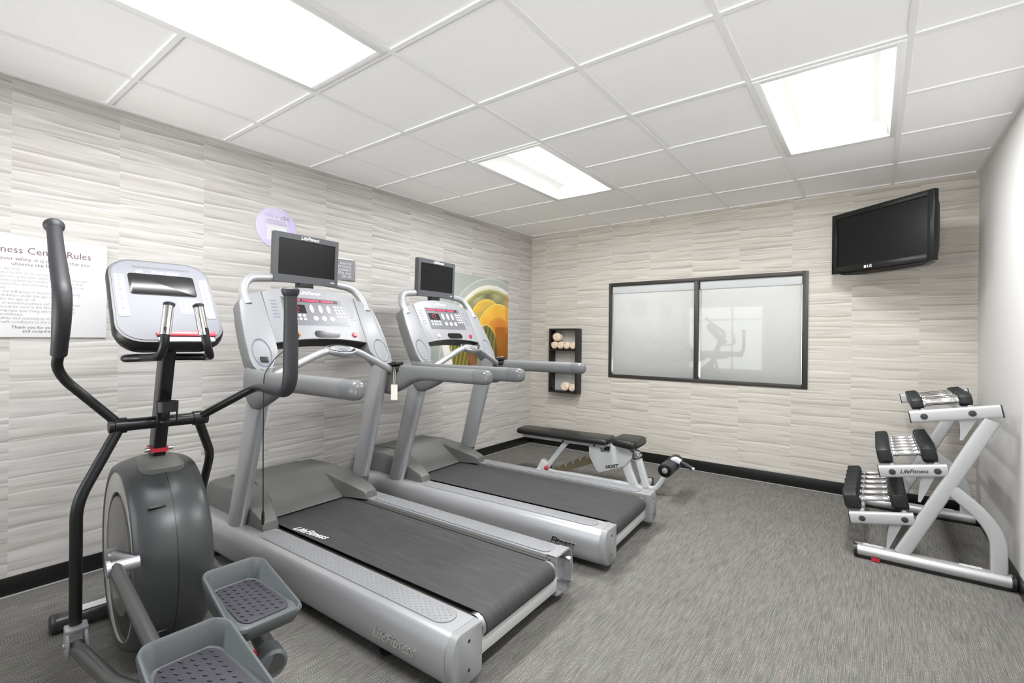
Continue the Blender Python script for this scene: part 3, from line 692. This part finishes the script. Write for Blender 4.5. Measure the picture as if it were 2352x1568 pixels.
# ---------------------------------------------------------------- elliptical trainer (local x to the user, y to the far side)
t = thing('elliptical_trainer', 'black and grey elliptical trainer with swing arms and two tray-like foot pedals', 'exercise machine', (1.07, .715, 0), -.10)
EC = V((-.07, 0, .415))
def dring(y, r, n=56): return [EC + V((r * math.cos(a), y, r * math.sin(a))) for a in [2 * pi * i / n for i in range(n)]]
b = MB(); prof = [(-.122, .325), (-.127, .340), (-.124, .352), (-.105, .364), (-.07, .376), (-.03, .383), (0, .385), (.03, .383), (.07, .376), (.105, .364), (.124, .352), (.127, .340), (.122, .325)]
b.loft([dring(y, r) for y, r in prof] + [dring(.10, .32), dring(-.10, .32)], closed=True)
dr = b.build('flywheel_housing', 'drum', t, ang=60)
b = MB(); b.loft([dring(y, r) for y, r in ((-.0012, .3838), (-.0012, .3858), (.0012, .3858), (.0012, .3838))], closed=True); b.build('seam', 'black', dr)
b = MB()
for a in (.70, -.55):
    d = V((math.cos(a), 0, math.sin(a))); tg = V((-math.sin(a), 0, math.cos(a)))
    b.box(EC + d * .381 + V((0, -.05, 0)), (.016, .055, .008), Matrix((d, V((0, 1, 0)), tg)).transposed(), .003)
b.build('vent_slot', 'black', dr)
for s in (-1, 1):
    b = MB(); sh = lambda R, d: [p + V((d, 0, -d * 1.5)) for p in R]; b.loft([dring(s * .1215, .326), dring(s * .124, .322), sh(dring(s * .122, .285), .022), sh(dring(s * .112, .282), .022)], cap=False); b.build('side_ring', 'drumlight', dr)
    b = MB(); b.loft([sh(dring(s * .118, .284), .022), sh(dring(s * .108, .278), .022), dring(s * .108, .21)], cap=False); b.build('side_recess', 'black', dr)
    b = MB(); b.loft([dring(s * .111, .232), dring(s * .121, .228), dring(s * .126, .19), dring(s * .128, .02)]); b.build('crank_disc', 'drumdisc', dr)
b = MB(); rg = []
for z, kx, ky in ((.735, .13, .082), (.775, .125, .078), (.797, .10, .062), (.806, .06, .045)): rg.append(superring((-.03 + (z - .735) * .3, 0, z), (1, 0, 0), (0, 1, 0), kx, ky, 28, 3.5))
b.loft(rg); b.build('post_boot', 'cover', t)
pa, pb = V((-.055, 0, .76)), V((.128, 0, 1.29))
def post(z): f = (z - pa.z) / (pb.z - pa.z); return pa + (pb - pa) * f
MB().tube([pa, pb], .044, 24, .023, up=(1, 0, 0), p=7.).build('post', 'powder', t)
b = MB(); b.tube([post(.832) - V((0, 0, .008)), post(.832) + V((0, 0, .008))], .053, 24, .032, up=(1, 0, 0), p=4.); b.build('pivot_collar', 'red', t)
b = MB()
for s in (-1, 1): b.cyl(post(.832) + V((.02, s * .03, 0)), post(.832) + V((.02, s * .048, 0)), .009, n=10)
b.build('collar_bolt', 'metal', t)
# bottle holder ring
b = MB(); bc = post(1.02) + V((.085, 0, .0))
b.loft([[bc + V((.036 * k * math.cos(a), .036 * k * math.sin(a), z)) for a in [2 * pi * i / 28 for i in range(28)]] for z, k in ((-.02, 1.), (.02, 1.04), (.02, .95), (-.02, .91))], closed=True)
b.loft([[bc + V((.036 * k * math.cos(a), .036 * k * math.sin(a), z)) for a in [2 * pi * i / 28 for i in range(28)]] for z, k in ((-.062, .7), (-.06, .75), (-.055, .75), (-.057, .2))])
b.box(bc + V((-.043, 0, -.02)), (.018, .022, .09), None, .004); b.box(bc + V((0, -.033, -.04)), (.012, .004, .045)); b.box(bc + V((0, .033, -.04)), (.012, .004, .045)); b.build('bottle_holder', 'black', t)
# pivot crossbar
PV = V((.022, 0, .948))
b = MB(); b.lathe([(-.168, .022), (-.165, .026), (-.15, .027), (-.148, .024), (.148, .024), (.15, .027), (.165, .026), (.168, .022)], PV, (0, 1, 0), 22); b.build('pivot_bar', 'powder', t)
# swing arms
def arm(s, up, low, grip, r=.0165):
    b = MB(); b.tube(smooth_path(up, .045), r, 14); b.tube(smooth_path(low, .06), .019, 14); b.cyl(PV + V((0, s * .112, 0)), PV + V((0, s * .148, 0)), .030, n=20)
    a = b.build('swing_arm', 'powder', t)
    g = smooth_path(grip, .08, 8); b = MB(); L = len(g)
    b.tube(g, [.0235 + .0035 * math.sin(pi * i / (L - 1)) for i in range(L)], 16)
    d = (g[-1] - g[-2]).normalized(); b.lathe([(-.018, .024), (-.010, .029), (.0, .0325), (.008, .0325), (.014, .026), (.016, .012)], g[-1], d, 20)
    b.build('grip', 'foam', a); return a
An = arm(-1, [PV + V((0, -.13, 0)), V((.045, -.295, 1.135)), V((.055, -.318, 1.185)), V((.09, -.312, 1.235))],
         [PV + V((0, -.13, 0)), V((.075, -.262, .69)), V((.035, -.257, .22))],
         [V((.085, -.313, 1.228)), V((.14, -.312, 1.31)), V((.16, -.310, 1.43)), V((-.03, -.312, 1.585)), V((-.165, -.312, 1.713))])
Af = arm(1, [PV + V((0, .13, 0)), V((.19, .30, 1.080)), V((.30, .308, 1.083))],
         [PV + V((0, .13, 0)), V((-.19, .240, .742)), V((-.345, .245, .525)), V((-.37, .25, .25))],
         [V((.295, .308, 1.083)), V((.53, .305, 1.085)), V((.535, .303, 1.29)), V((.535, .300, 1.468))])
# fixed heart-rate handlebar
b = MB(); b.tube(smooth_path([(.352, .062, 1.325), (.362, .070, 1.262), (.345, .085, 1.224), (.16, .135, 1.212), (.10, .05, 1.212), (.10, -.10, 1.212), (.165, -.150, 1.212), (.215, -.10, 1.215), (.33, -.068, 1.222), (.362, -.062, 1.262), (.352, -.056, 1.325)], .032), .0145, 14)
hb = b.build('heart_rate_handlebar', 'powder', t)
for s, y in ((-1, -.054), (1, .058)):
    b = MB(); b.tube([(.353, y + s * .004, 1.300), (.336, y - s * .010, 1.405)], .0175, 18); g = b.build('sensor_grip', 'chrome', hb)
    MB().lathe([(0, .0185), (.010, .0185), (.014, .012)], (.336, y - s * .010, 1.402), (-.017, -s * .014, .105), 18).build('grip_cap', 'black', g)
# console
cu_, cz_ = -.648, .762                    # slope direction up the face
def E_(v, q, h): return V((.225 + cu_ * q + cz_ * h, v, 1.275 - cu_ * h * 1. + cz_ * q))
def rrect(x0, x1, q0, q1, r, n=7, tp=0.):
    o = []
    for cx, cy, a0 in ((x1 - r, q1 - r, 0), (x0 + r, q1 - r, pi / 2), (x0 + r, q0 + r, pi), (x1 - r, q0 + r, 1.5 * pi)):
        for k in range(n + 1): a = a0 + pi / 2 * k / n; o.append((cx + r * math.cos(a), cy + r * math.sin(a)))
    return [(x * (1 - tp * (q - q0) / (q1 - q0)), q) for x, q in o]
base = rrect(-.180, .180, -.012, .432, .085, 7, .03)
def cring(k, h, off=0.): return [E_(x * k, .21 + (q - .21) * k, h) for x, q in base]
ec = MB().loft([cring(.80, -.085), cring(.93, -.07), cring(1., -.035), cring(1., -.01), cring(.97, .004), cring(.93, .004)]).build('console', 'black', t)
MB().loft([cring(.935, .002), cring(.93, .0055), cring(.90, .0058)]).build('console_face', 'econs', ec)
MB().prism(rrect(-.113, .110, .232, .345, .012), E_, .005, .0075, .001).build('display', 'screen', ec)
for x0, x1 in ((-.158, -.125), (.126, .158)): MB().prism(rrect(x0, x1, .115, .335, .006, 3), E_, .005, .0070).build('button_strip', 'ebtn', ec)
b = MB()
for s in (-1, 1):
    for k in range(8):
        c = (s * .142, .322 - k * .024)
        for m in range(10):
            a0, a1 = 2 * pi * m / 10, 2 * pi * (m + 1) / 10
            b.prism([(c[0] + .0062 * math.cos(a0), c[1] + .0062 * math.sin(a0)), (c[0] + .0062 * math.cos(a1), c[1] + .0062 * math.sin(a1)), (c[0] + .0046 * math.cos(a1), c[1] + .0046 * math.sin(a1)), (c[0] + .0046 * math.cos(a0), c[1] + .0046 * math.sin(a0))], E_, .0070, .0078)
for k in range(4):
    for m in range(3): b.prism(rrect(.048 + m * .021, .062 + m * .021, .198 - k * .017, .210 - k * .017, .004, 2), E_, .0058, .007)
b.build('button_print', 'signgrey', ec)
b = MB(); b.prism(rrect(.040, .112, .138, .216, .006, 3), E_, .0056, .0062); b.build('keypad', 'ebtn', ec)
b = MB()
for x, q in ((-.02, .205), (-.05, .18), (-.02, .155), (-.006, .18)): b.prism(rrect(x - .006, x + .006, q - .004, q + .004, .003, 2), E_, .0056, .0064)
b.text('STAR TRAC', .0185, lambda a, c, h: E_(a + .014, .357 + c, .006 + h), bold=.0007); b.prism(rrect(-.085, -.060, .351, .363, .005, 3), E_, .006, .0064); b.build('lettering', 'white', ec)
b = MB()
for k in range(24):
    x = -.093 + k * .0081; b.prism([(x, .378), (x + .0058, .378), (x + .0058, .388), (x, .388)], E_, .0056, .0062)
b.build('speaker_vent', 'black', ec)
MB().prism(rrect(-.055, .140, .020, .042, .006, 3), E_, .004, .012, .002).build('reading_ledge', 'red', ec)
MB().prism(rrect(-.052, .136, -.006, .016, .008, 3), E_, .0, .009, .002).build('ledge_bracket', 'casting', ec)
# frame on the floor
b = MB(); b.tube([(-.465, -.275, .045), (-.465, .275, .045)], .030, 20, .038, up=(0, 0, 1), p=4.); sb = b.build('front_stabilizer', 'tubegrey', t)
for s in (-1, 1):
    b = MB(); b.lathe([(0, .036), (.01, .041), (.028, .041), (.034, .030)], (-.465, s * .262, .042), (0, s, 0), 20); b.build('stabilizer_cap', 'drum', sb)
MB().bx(-.497, -.44, -.20, -.10, .0755, .0775).build('sticker', 'white', sb)
b = MB(); b.tube([(-.46, 0, .05), (1.12, 0, .05)], .032, 16, .045, up=(0, 0, 1), p=4.); b.build('floor_beam', 'tubegrey', t)
b = MB(); b.tube([(1.10, -.2, .04), (1.10, .2, .04)], .032, 16, .036, up=(0, 0, 1), p=4.); b.build('rear_stabilizer', 'tubegrey', t)
# foot links: pivot yoke on the arm, tube to the pedal, crank rod
def yoke(c, s):
    b = MB(); c = V(c)
    for k in (-1, 1): b.prism([(-.03, -.052), (.042, -.05), (.05, -.01), (.03, .035), (-.02, .04), (-.036, 0)], lambda a, z, h: c + V((a, h, z)), k * .020, k * .032, .003)
    b.box(c + V((.004, 0, .038)), (.056, .066, .018), None, .005); b.cyl(c + V((0, -.036, -.02)), c + V((0, .036, -.02)), .011, n=12)
    return b.build('pivot_yoke', 'casting', t)
yoke((.045, -.256, .195), -1); yoke((-.37, .25, .235), 1)
b = MB(); b.tube(smooth_path([(.055, -.256, .168), (.10, -.255, .175), (.62, -.225, .292), (.90, -.16, .36), (1.15, -.11, .372)], .06), .023, 16); b.build('foot_link', 'tubegrey', t)
b = MB(); b.tube(smooth_path([(-.365, .25, .215), (.35, .21, .238), (.80, .150, .258)], .06), .030, 18); fl = b.build('foot_link', 'tubegrey', t)
b = MB(); b.lathe([(0, .040), (.01, .044), (.075, .044), (.085, .036)], (.715, .157, .250), (.99, -.10, .03), 22); b.build('link_cap', 'pedal', fl)
b = MB(); b.box((.735, .114, .276), (.02, .004, .02), Matrix.Rotation(.6, 3, 'Y')); b.build('warning_sticker', 'led' if False else 'red', fl)
# cranks
for s, pin in ((-1, V((.335, 0, .522))), (1, V((-.475, 0, .308)))):
    b = MB(); d = pin - EC; d.y = 0
    b.tube([EC + V((0, s * .137, 0)), pin + V((0, s * .137, 0))], .022, 14, .010, up=(0, 1, 0) if False else None, p=3.); 
    b.cyl(pin + V((0, s * .122, 0)), pin + V((0, s * .205, 0)), .021, n=18); b.cyl(pin + V((0, s * .20, 0)), pin + V((0, s * .212, 0)), .027, n=18); b.cyl(EC + V((0, s * .12, 0)), EC + V((0, s * .155, 0)), .035, n=20)
    cr = b.build('crank', 'casting', t)
    e = V((.93, -.150, .395)) if s < 0 else V((.62, .135, .385))
    MB().tube([pin + V((0, s * .187, 0)), e], .0205, 16).build('crank_rod', 'tubegrey', t)
# pedals
def pedal(o, yaw, L, kw):
    o = V(o); R = Matrix.Rotation(yaw, 3, 'Z')
    pts = []
    fr_w, mid_w, re_w = .094 * kw, .108 * kw, .104 * kw
    n = 40
    raw = rrect(-.5, .5, 0, 1, .16, 6)
    def shape(k, d=0.):
        r = []
        for x, q in raw:
            wdt = fr_w + (mid_w - fr_w) * min(1, q * 2) - (mid_w - re_w) * max(0, q * 2 - 1)
            X = q * L; Y = x * 2 * wdt; X = L / 2 + (X - L / 2) * (1 - 2 * d / L); Y *= 1 - d / wdt
            r.append((X, Y, q))
        return r
    def rim(q, h=.062): return .012 + h * (1 - min(1., max(0., (q - .32) / .38)) ** 1.0) if q < .7 else .012
    P = lambda X, Y, Z: o + R @ V((X, Y, Z))
    b = MB()
    b.loft([[P(x, y, -.035) for x, y, q in shape(1, .03)], [P(x, y, -.03) for x, y, q in shape(1, .016)], [P(x, y, rim(q) - .008) for x, y, q in shape(1, 0.)], [P(x, y, rim(q)) for x, y, q in shape(1, .003)], [P(x, y, rim(q)) for x, y, q in shape(1, .009)],
            [P(x, y, rim(q) - .008) for x, y, q in shape(1, .014)], [P(x, y, .012) for x, y, q in shape(1, .026)], [P(x, y, .008) for x, y, q in shape(1, .036)]])
    pd = b.build('foot_pedal', 'pedal', t, ang=50)
    b = MB(); pl = [(x, y) for x, y, q in shape(1, .034)]
    b.prism(pl, lambda x, y, h: P(x, y, h), .006, .0125, .001)
    for i in range(11):
        for j in range(6):
            x = .05 + i * .030 + (j % 2) * .012; y = -.058 + j * .0232
            if x < L - .045 and abs(y) < .068: b.box(P(x, y, .0128), (.012, .004, .0045), R @ Matrix.Rotation(.45, 3, 'Z'))
    b.build('tread', 'tread', pd)
    MB().box(P(.17, 0, -.05), (.14, .07, .045), R, .006).build('pedal_bracket', 'drum', pd)
    return pd
pedal((.842, -.120, .426), .06, .37, 1.13); pedal((.520, .102, .426), .05, .345, 1.03)

# ---------------------------------------------------------------- dumbbell rack
YN, YF = 3.66, 4.80
t = thing('dumbbell_rack', 'three tier light silver dumbbell rack standing against the right wall', 'rack', (3.65, 4.23, 0))
RO = V((3.65, 4.23, 0))
TI = .19; ang = math.atan(TI)
tiers = {'top': (3.556, .868, 3.928), 'mid': (3.418, .530, 3.72), 'low': (3.279, .225, 3.58)}
def bar_z(k, x): x0, z0, _ = tiers[k]; return z0 + TI * (x - x0)
for y, s in ((YN, -1), (YF, 1)):
    def P(x, z, dy=0): return V((x, y + dy, z)) - RO
    b = MB(); b.tube([P(3.305, .045), P(3.975, .045)], .034, 24, .045, up=(0, 0, 1), p=2.4); br = b.build('base_rail', 'racks', t)
    b = MB(); b.tube([P(3.300, .042), P(3.318, .042)], .037, 24, .048, up=(0, 0, 1), p=2.4); b.tube([P(3.968, .042), P(3.986, .042)], .037, 24, .048, up=(0, 0, 1), p=2.4)
    b.bx(*[q for q in (3.32 - RO.x, 3.965 - RO.x)], y - .03 - RO.y, y + .03 - RO.y, 0, .016); b.build('rubber_foot', 'black', br)
    b = MB(); b.bx(3.345 - RO.x, 3.44 - RO.x, y - .018 - RO.y, y + .018 - RO.y, .0785, .0798); b.build('sticker', 'paper', br); b = MB(); b.bx(3.77 - RO.x, 3.86 - RO.x, y - .018 - RO.y, y + .018 - RO.y, .0785, .0798); b.build('sticker', 'paper', br)
    if s < 0: MB().bx(3.385 - RO.x, 3.425 - RO.x, y - .052 - RO.y, y - .045 - RO.y, .004, .022).build('red_tab', 'red', br)
    b = MB(); b.tube([P(3.525, .07), P(3.893, .885)], .035, 20, .024, up=(1, 0, 0), p=5.); up = b.build('upright', 'rackp', t)
    b = MB(); b.tube(smooth_path([P(3.735, .485), P(3.86, .37), P(3.922, .26), P(3.925, .07)], .12, 10), .034, 20, .0235, up=(1, 0, 0), p=5.); b.build('brace', 'rackp', t)
    for k, (x0, z0, x1) in tiers.items():
        z1 = z0 + TI * (x1 - x0)
        b = MB(); b.tube([P(x0, z0), P(x1, z1)], .034, 20, .022, up=(0, 0, 1), p=4.5); sbar = b.build('shelf_bar', 'rackp', t)
        e = V((math.cos(ang), 0, math.sin(ang)))
        b = MB(); b.tube([P(x0, z0) - e * .004, P(x0, z0) + e * .001], .0345, 20, .0225, up=(0, 0, 1), p=4.5)
        b.build('bar_cap', 'black', sbar)
        if k == 'top': MB().tube([P(x1, z1) - e * .001, P(x1, z1) + e * .005], .0345, 20, .0225, up=(0, 0, 1), p=4.5).build('bar_cap', 'black', sbar)
        for x in (x0 + .060, x0 + .258): MB().lathe([(0, .0165), (.0015, .0165), (.003, .013)], P(x, bar_z(k, x), s * .0225), (0, s, 0), 18).build('bolt_cover', 'bolt', sbar)
        if k == 'mid' and s < 0:
            b = MB(); b.text('LifeFitness', .030, lambda a, c, h: P(x0 + .155, bar_z(k, x0 + .155), -.0226 - h) + e * a + V((-e.z, 0, e.x)) * c, shear=.35, bold=.0005); b.build('lettering', 'ink', sbar)
        # curved gusset plate between bar and upright
        gx1 = x1 - .06 if k == 'top' else x1 - .02
        pts = []
        A, B = (x0 + .20, bar_z(k, x0 + .20) - .03), (gx1 - (.10 if k == 'top' else .105), bar_z(k, gx1) - (.20 if k != 'top' else .165))
        for i in range(9):
            f = i / 8; cx, cz = B[0] + .005, A[1] - .004
            pts.append(((1 - f) ** 2 * A[0] + 2 * f * (1 - f) * cx + f * f * B[0], (1 - f) ** 2 * A[1] + 2 * f * (1 - f) * cz + f * f * B[1]))
        pts += [(B[0] + .012, B[1]), (gx1 - .035, bar_z(k, gx1) - .05), (gx1 - .03, bar_z(k, gx1) - .028)]
        MB().prism(pts, lambda a, z, h: V((a, h, z)) - RO, y + .006, y + .012).build('gusset', 'rackp', t)
for k, (x0, z0, x1) in tiers.items():
    for dx in (.060, .258):
        x = x0 + dx; z = bar_z(k, x) + .018
        b = MB(); b.tube([V((x, YN + .02, z)) - RO, V((x, YF - .02, z)) - RO], .020, 14, .013, up=(0, 0, 1), p=3.); b.build('tray_rail', 'rackp', t)
# dumbbells
def dumbbell(L, hl, r, hr=.0155):
    o = bpy.data.objects.new('dumbbell', None); COL.objects.link(o); o.empty_display_size = .05
    b = MB(); h = L / 2 - hl
    b.lathe([(-h - .004, hr * 1.25), (-h + .006, hr * 1.3), (-h + .010, hr * 1.02), (-h + .017, hr * 1.02), (-h + .019, hr * 1.2), (-h + .026, hr * 1.12), (-h * .5, hr * .98), (0, hr * 1.06), (h * .5, hr * .98), (h - .026, hr * 1.12), (h - .019, hr * 1.2), (h - .017, hr * 1.02), (h - .010, hr * 1.02), (h - .006, hr * 1.3), (h + .004, hr * 1.25)], (0, 0, 0), (1, 0, 0), 20)
    b.build('handle', 'chrome', o)
    for s in (-1, 1):
        def hexr(x, k): return [V((s * x, r * k / math.cos(pi / 6) * math.cos(a), r * k / math.cos(pi / 6) * math.sin(a))) for a in [pi / 6 + pi / 3 * i - pi / 6 + pi / 6 for i in range(6)]]
        b = MB(); A = L / 2 - hl
        b.loft([hexr(A, .66), hexr(A + .004, .86), hexr(A + .014, 1.), hexr(L / 2 - .010, 1.), hexr(L / 2 - .002, .90), hexr(L / 2, .72)])
        es = [e for e in b.bm.edges if abs(e.verts[0].co.x - e.verts[1].co.x) > .02 and len(e.link_faces) == 2]
        bmesh.ops.bevel(b.bm, geom=es, offset=.004, segments=2, affect='EDGES', profile=.5)
        b.build('hex_head', 'rubber', o, ang=25)
    return o
def copy_tree(o):
    c = o.copy(); COL.objects.link(c)
    for ch in o.children: d = ch.copy(); COL.objects.link(d); d.parent = c
    return c
rows = [('low', 'bottom', 3.399, [3.742 + .150 * i for i in range(6)], (.313, .083, .058)), ('mid', 'middle', 3.542, [3.740 + .122 * i for i in range(6)], (.277, .071, .053)), ('top', 'top', 3.692, [3.742, 3.838, 3.985, 4.085, 4.185], (.268, .060, .033))]
ordn = ['frontmost', 'second from the front', 'third from the front', 'fourth from the front', 'second from the back', 'rearmost']
for k, nm, xc, ysd, (L, hl, r) in rows:
    proto = dumbbell(L, hl, r, .0165 if k != 'top' else .021)
    for i, y in enumerate(ysd):
        o = proto if i == 0 else copy_tree(proto)
        f = 1 - .025 * i if k != 'top' else 1.0
        o.location = (xc, y, bar_z(k, xc) + .036 + r * f / math.cos(ang)); o.rotation_euler = (0, -ang, 0)
        o.scale = (1, f, f)
        lab = ordn[i] if i < len(ysd) - 1 else 'rearmost'
        tag(o, f'black hex dumbbell, {lab} on the {nm} tier of the rack', 'dumbbell', 'hex dumbbells on the silver rack')

# ---------------------------------------------------------------- weight bench
t = thing('weight_bench', 'white framed weight bench with black vinyl pads and a foam leg roller', 'bench', (1.2, 3.955, 0), .075)
def pad(b, ring_fn, h, r=.028):
    lv = [(0, .90), (.006, .97), (.018, 1.), (h - .022, 1.), (h - .008, .975), (h, .92)]
    b.loft([[V((x, y, z)) for x, y, z in ring_fn(k, dz)] for dz, k in lv]); return b
def padring(x0, x1, w0, w1, z0, r, slope=0.):
    def f(k, dz):
        o = []
        for x, q in rrect(-.5, .5, 0, 1, .0, 0) if False else rr: o.append((x, q, dz))
        return o
    return f
def make_pad(x0, x1, w0, w1, zt, h, rc, tilt=0.):
    cx, L = (x0 + x1) / 2, x1 - x0; b = MB(); rings = []
    for dz, ins in ((0, .022), (.005, .008), (.018, 0.), (h - .024, 0.), (h - .010, .005), (h - .003, .014), (h, .026)):
        o = []
        for x, y in rrect(-L / 2 + ins, L / 2 - ins, -1 + ins * 6, 1 - ins * 6, .12, 6) if False else []: pass
        n = 9
        for qx, qy, a0 in ((1, 1, 0), (-1, 1, pi / 2), (-1, -1, pi), (1, -1, 1.5 * pi)):
            for k in range(n):
                a = a0 + pi / 2 * k / (n - 1); w = (w1 if qx > 0 else w0) - ins; l = L / 2 - ins; rr = rc
                o.append(V((cx + qx * (l - rr) + rr * math.cos(a), qy * (w - rr) + rr * math.sin(a), 0)))
        for p in o: p.z = zt - h + dz + tilt * (p.x - cx)
        rings.append(o)
    b.loft(rings); return b
make_pad(-.575, .362, .108, .128, .432, .058, .035).build('back_pad', 'vinyl', t)
make_pad(.402, .625, .150, .170, .452, .070, .045, -.04).build('seat_pad', 'vinyl', t)
b = MB()
for s in (-1, 1): b.prism([(-.50, .355), (-.10, .345), (.26, .345), (.26, .372), (-.54, .372)], lambda a, z, h: V((a, h, z)), s * .028, s * .034)
b.box((-.12, 0, .352), (.84, .05, .038), None, .006); fr = b.build('back_frame', 'bwhite', t)
for x in (-.10, .21):
    for s in (-1, 1): MB().lathe([(0, .012), (.004, .012), (.006, .008)], (x, s * .034, .345), (0, s, 0), 12).build('frame_bolt', 'bolt', fr)
b = MB(); b.tube([(-.08, 0, .335), (-.285, 0, .065)], .024, 16, .022, up=(1, 0, 0), p=5.); b.build('support_strut', 'bwhite', t)
b = MB(); b.box((-.315, 0, .085), (.075, .075, .10), Matrix.Rotation(.5, 3, 'Y'), .004); lk = b.build('strut_block', 'bwhite', t)
MB().ball((-.262, -.055, .078), .020, 14, 8).cyl((-.262, -.05, .078), (-.262, -.02, .078), .008).build('pull_pin', 'red', lk)
lad = [(-.27, .03), (-.18, .028), (.215, .188), (.20, .255), (.165, .265)]
for i in range(5): x = .13 - i * .072; z = .235 - i * .036; lad += [(x + .018, z + .012), (x + .012, z - .016), (x - .012, z - .022), (x - .02, z + .002)]
MB().prism(lad, lambda a, z, h: V((a, h, z)), -.010, .010).build('angle_ladder', 'ladder', t)
gp = [(.16, .345), (.165, .245), (.235, .13), (.262, .115), (.49, .205), (.515, .24), (.555, .285), (.56, .33), (.50, .372), (.36, .378), (.355, .30), (.275, .295), (.262, .345)]
for s in (-1, 1): MB().prism(gp, lambda a, z, h: V((a, h, z)), s * .032, s * .040, .002).build('side_plate', 'bwhite', t)
b = MB(); b.text('HOIST', .040, lambda a, c, h: V((.375 + a, -.0405 - h, .185 + c + a * .26)), shear=.2, bold=.002); b.build('lettering', 'ink', t)
b = MB(); b.tube(smooth_path([(.49, 0, .30), (.50, 0, .19), (.565, 0, .045)], .1, 8), .040, 18, .026, up=(1, 0, 0), p=5.); b.build('rear_leg', 'bwhite', t)
b = MB(); b.tube([(.60, 0, .275), (.672, 0, .05)], .028, 18, .026, up=(1, 0, 0), p=5.); b.build('leg_post', 'bwhite', t)
b = MB(); b.box((.585, 0, .315), (.05, .05, .07), Matrix.Rotation(.3, 3, 'Y'), .004); b.tube([(.60, -.045, .30), (.60, .045, .30)], .018, 14); b.build('pivot_bracket', 'metal', t)
b = MB(); b.tube([(-.34, 0, .035), (.62, 0, .035)], .026, 16, .026, up=(0, 0, 1), p=5.); b.build('base_beam', 'bwhite', t)
for x, w in ((-.35, .16), (.62, .26)):
    b = MB(); b.tube([(x, -w, .032), (x, w, .032)], .026, 16, .028, up=(0, 0, 1), p=5.); bb = b.build('foot_bar', 'bwhite', t)
    for s in (-1, 1): MB().box((x, s * (w + .003), .03), (.066, .03, .06), None, .006).build('foot_cap', 'black', bb)
b = MB(); b.tube(smooth_path([(.655, 0, .05), (.735, 0, .035), (.80, 0, .12), (.86, 0, .25), (.895, 0, .325), (.945, 0, .300)], .08, 8), .021, 16, .021, up=(0, 1, 0), p=4.); b.build('roller_arm', 'bwhite', t)
for s in (-1, 1):
    b = MB(); b.lathe([(.03, .052), (.034, .056), (.185, .056), (.19, .052)], (.87, 0, .262), (0, s, 0), 28); fo = b.build('foam_roller', 'foam', t)
    MB().lathe([(.188, .050), (.193, .050), (.194, .026), (.188, .024)], (.87, 0, .262), (0, s, 0), 28).build('end_washer', 'blackgl', fo)
    MB().lathe([(.190, .022), (.197, .022), (.199, .012)], (.87, 0, .262), (0, s, 0), 18).build('end_bolt', 'casting', fo)
b = MB(); b.tube([(.925, 0, .312), (1.035, 0, .262)], .0175, 14); hg = b.build('peg_grip', 'foam', t)
MB().tube([(1.033, 0, .263), (1.052, 0, .2545)], .0155, 14).build('peg_tip', 'casting', hg)

# ---------------------------------------------------------------- daylight, camera, view
wd = bpy.data.worlds.new('World'); S.world = wd; wd.use_nodes = True
bg = wd.node_tree.nodes['Background']; g = NT(wd)          # overcast sky above, unseen bright ground added below the horizon to light the ceiling
tc = g.n('TexCoord'); sp = g.n('SeparateXYZ'); g.t.links.new(tc.outputs['Generated'], sp.inputs[0])
zz = g.math('MULTIPLY_ADD', sp.outputs[2], .5, .5)
g.t.links.new(g.ramp(zz, [(.44, (1.0, .985, .97)), (.47, (.26, .27, .28)), (.54, (.24, .25, .265)), (1., (.30, .33, .37))]), bg.inputs[0]); bg.inputs[1].default_value = 9.0
for nm, c, sx, sy, rot in (('window_daylight_portal', ((RW[0] + RW[1]) / 2, RY0 - .125, (RW[2] + RW[3]) / 2), RW[1] - RW[0], RW[3] - RW[2], (pi / 2, 0, 0)),
                           ('door_daylight_portal', ((DW[0] + DW[1]) / 2, RY0 - .125, (DW[2] + DW[3]) / 2), DW[1] - DW[0], DW[3] - DW[2], (pi / 2, 0, 0)),
                           ('blind_daylight_portal', ((WX0 + WX1) / 2, RY1 + .145, (WZ0 + WZ1) / 2), WX1 - WX0, WZ1 - WZ0, (-pi / 2, 0, 0))):
    l = bpy.data.lights.new(nm, 'AREA'); l.shape = 'RECTANGLE'; l.size, l.size_y = sx, sy; l.cycles.is_portal = True
    o = bpy.data.objects.new(nm, l); COL.objects.link(o); o.location = c; o.rotation_euler = rot; o['kind'] = 'helper'

F = 1108.73; yaw, roll = -.65525, .010276
cam = bpy.data.cameras.new('camera'); co = bpy.data.objects.new('camera', cam); COL.objects.link(co)
cam.sensor_width = 36; cam.sensor_fit = 'HORIZONTAL'; cam.lens = F / 2352 * 36; cam.shift_x = 23.12 / 2352; cam.shift_y = -8.25 / 2352; cam.clip_start = .02
f = V((math.sin(yaw), math.cos(yaw), 0)); r = V((math.cos(yaw), -math.sin(yaw), 0)); u = V((0, 0, 1))
r2 = r * math.cos(roll) + u * math.sin(roll); u2 = u * math.cos(roll) - r * math.sin(roll)
mw = Matrix((r2, u2, -f)).transposed().to_4x4(); mw.translation = (3.382, 0, 1.3013); co.matrix_world = mw
S.camera = co
S.view_settings.view_transform = 'Standard'; S.view_settings.look = 'None'; S.view_settings.gamma = 1; S.view_settings.exposure = 0.6
S.view_settings.use_curve_mapping = False
S.cycles.max_bounces = 10; S.cycles.diffuse_bounces = 6; S.cycles.transparent_max_bounces = 12; S.cycles.use_denoising = True
S.cycles.caustics_reflective = False; S.cycles.caustics_refractive = False; S.cycles.sample_clamp_indirect = 4
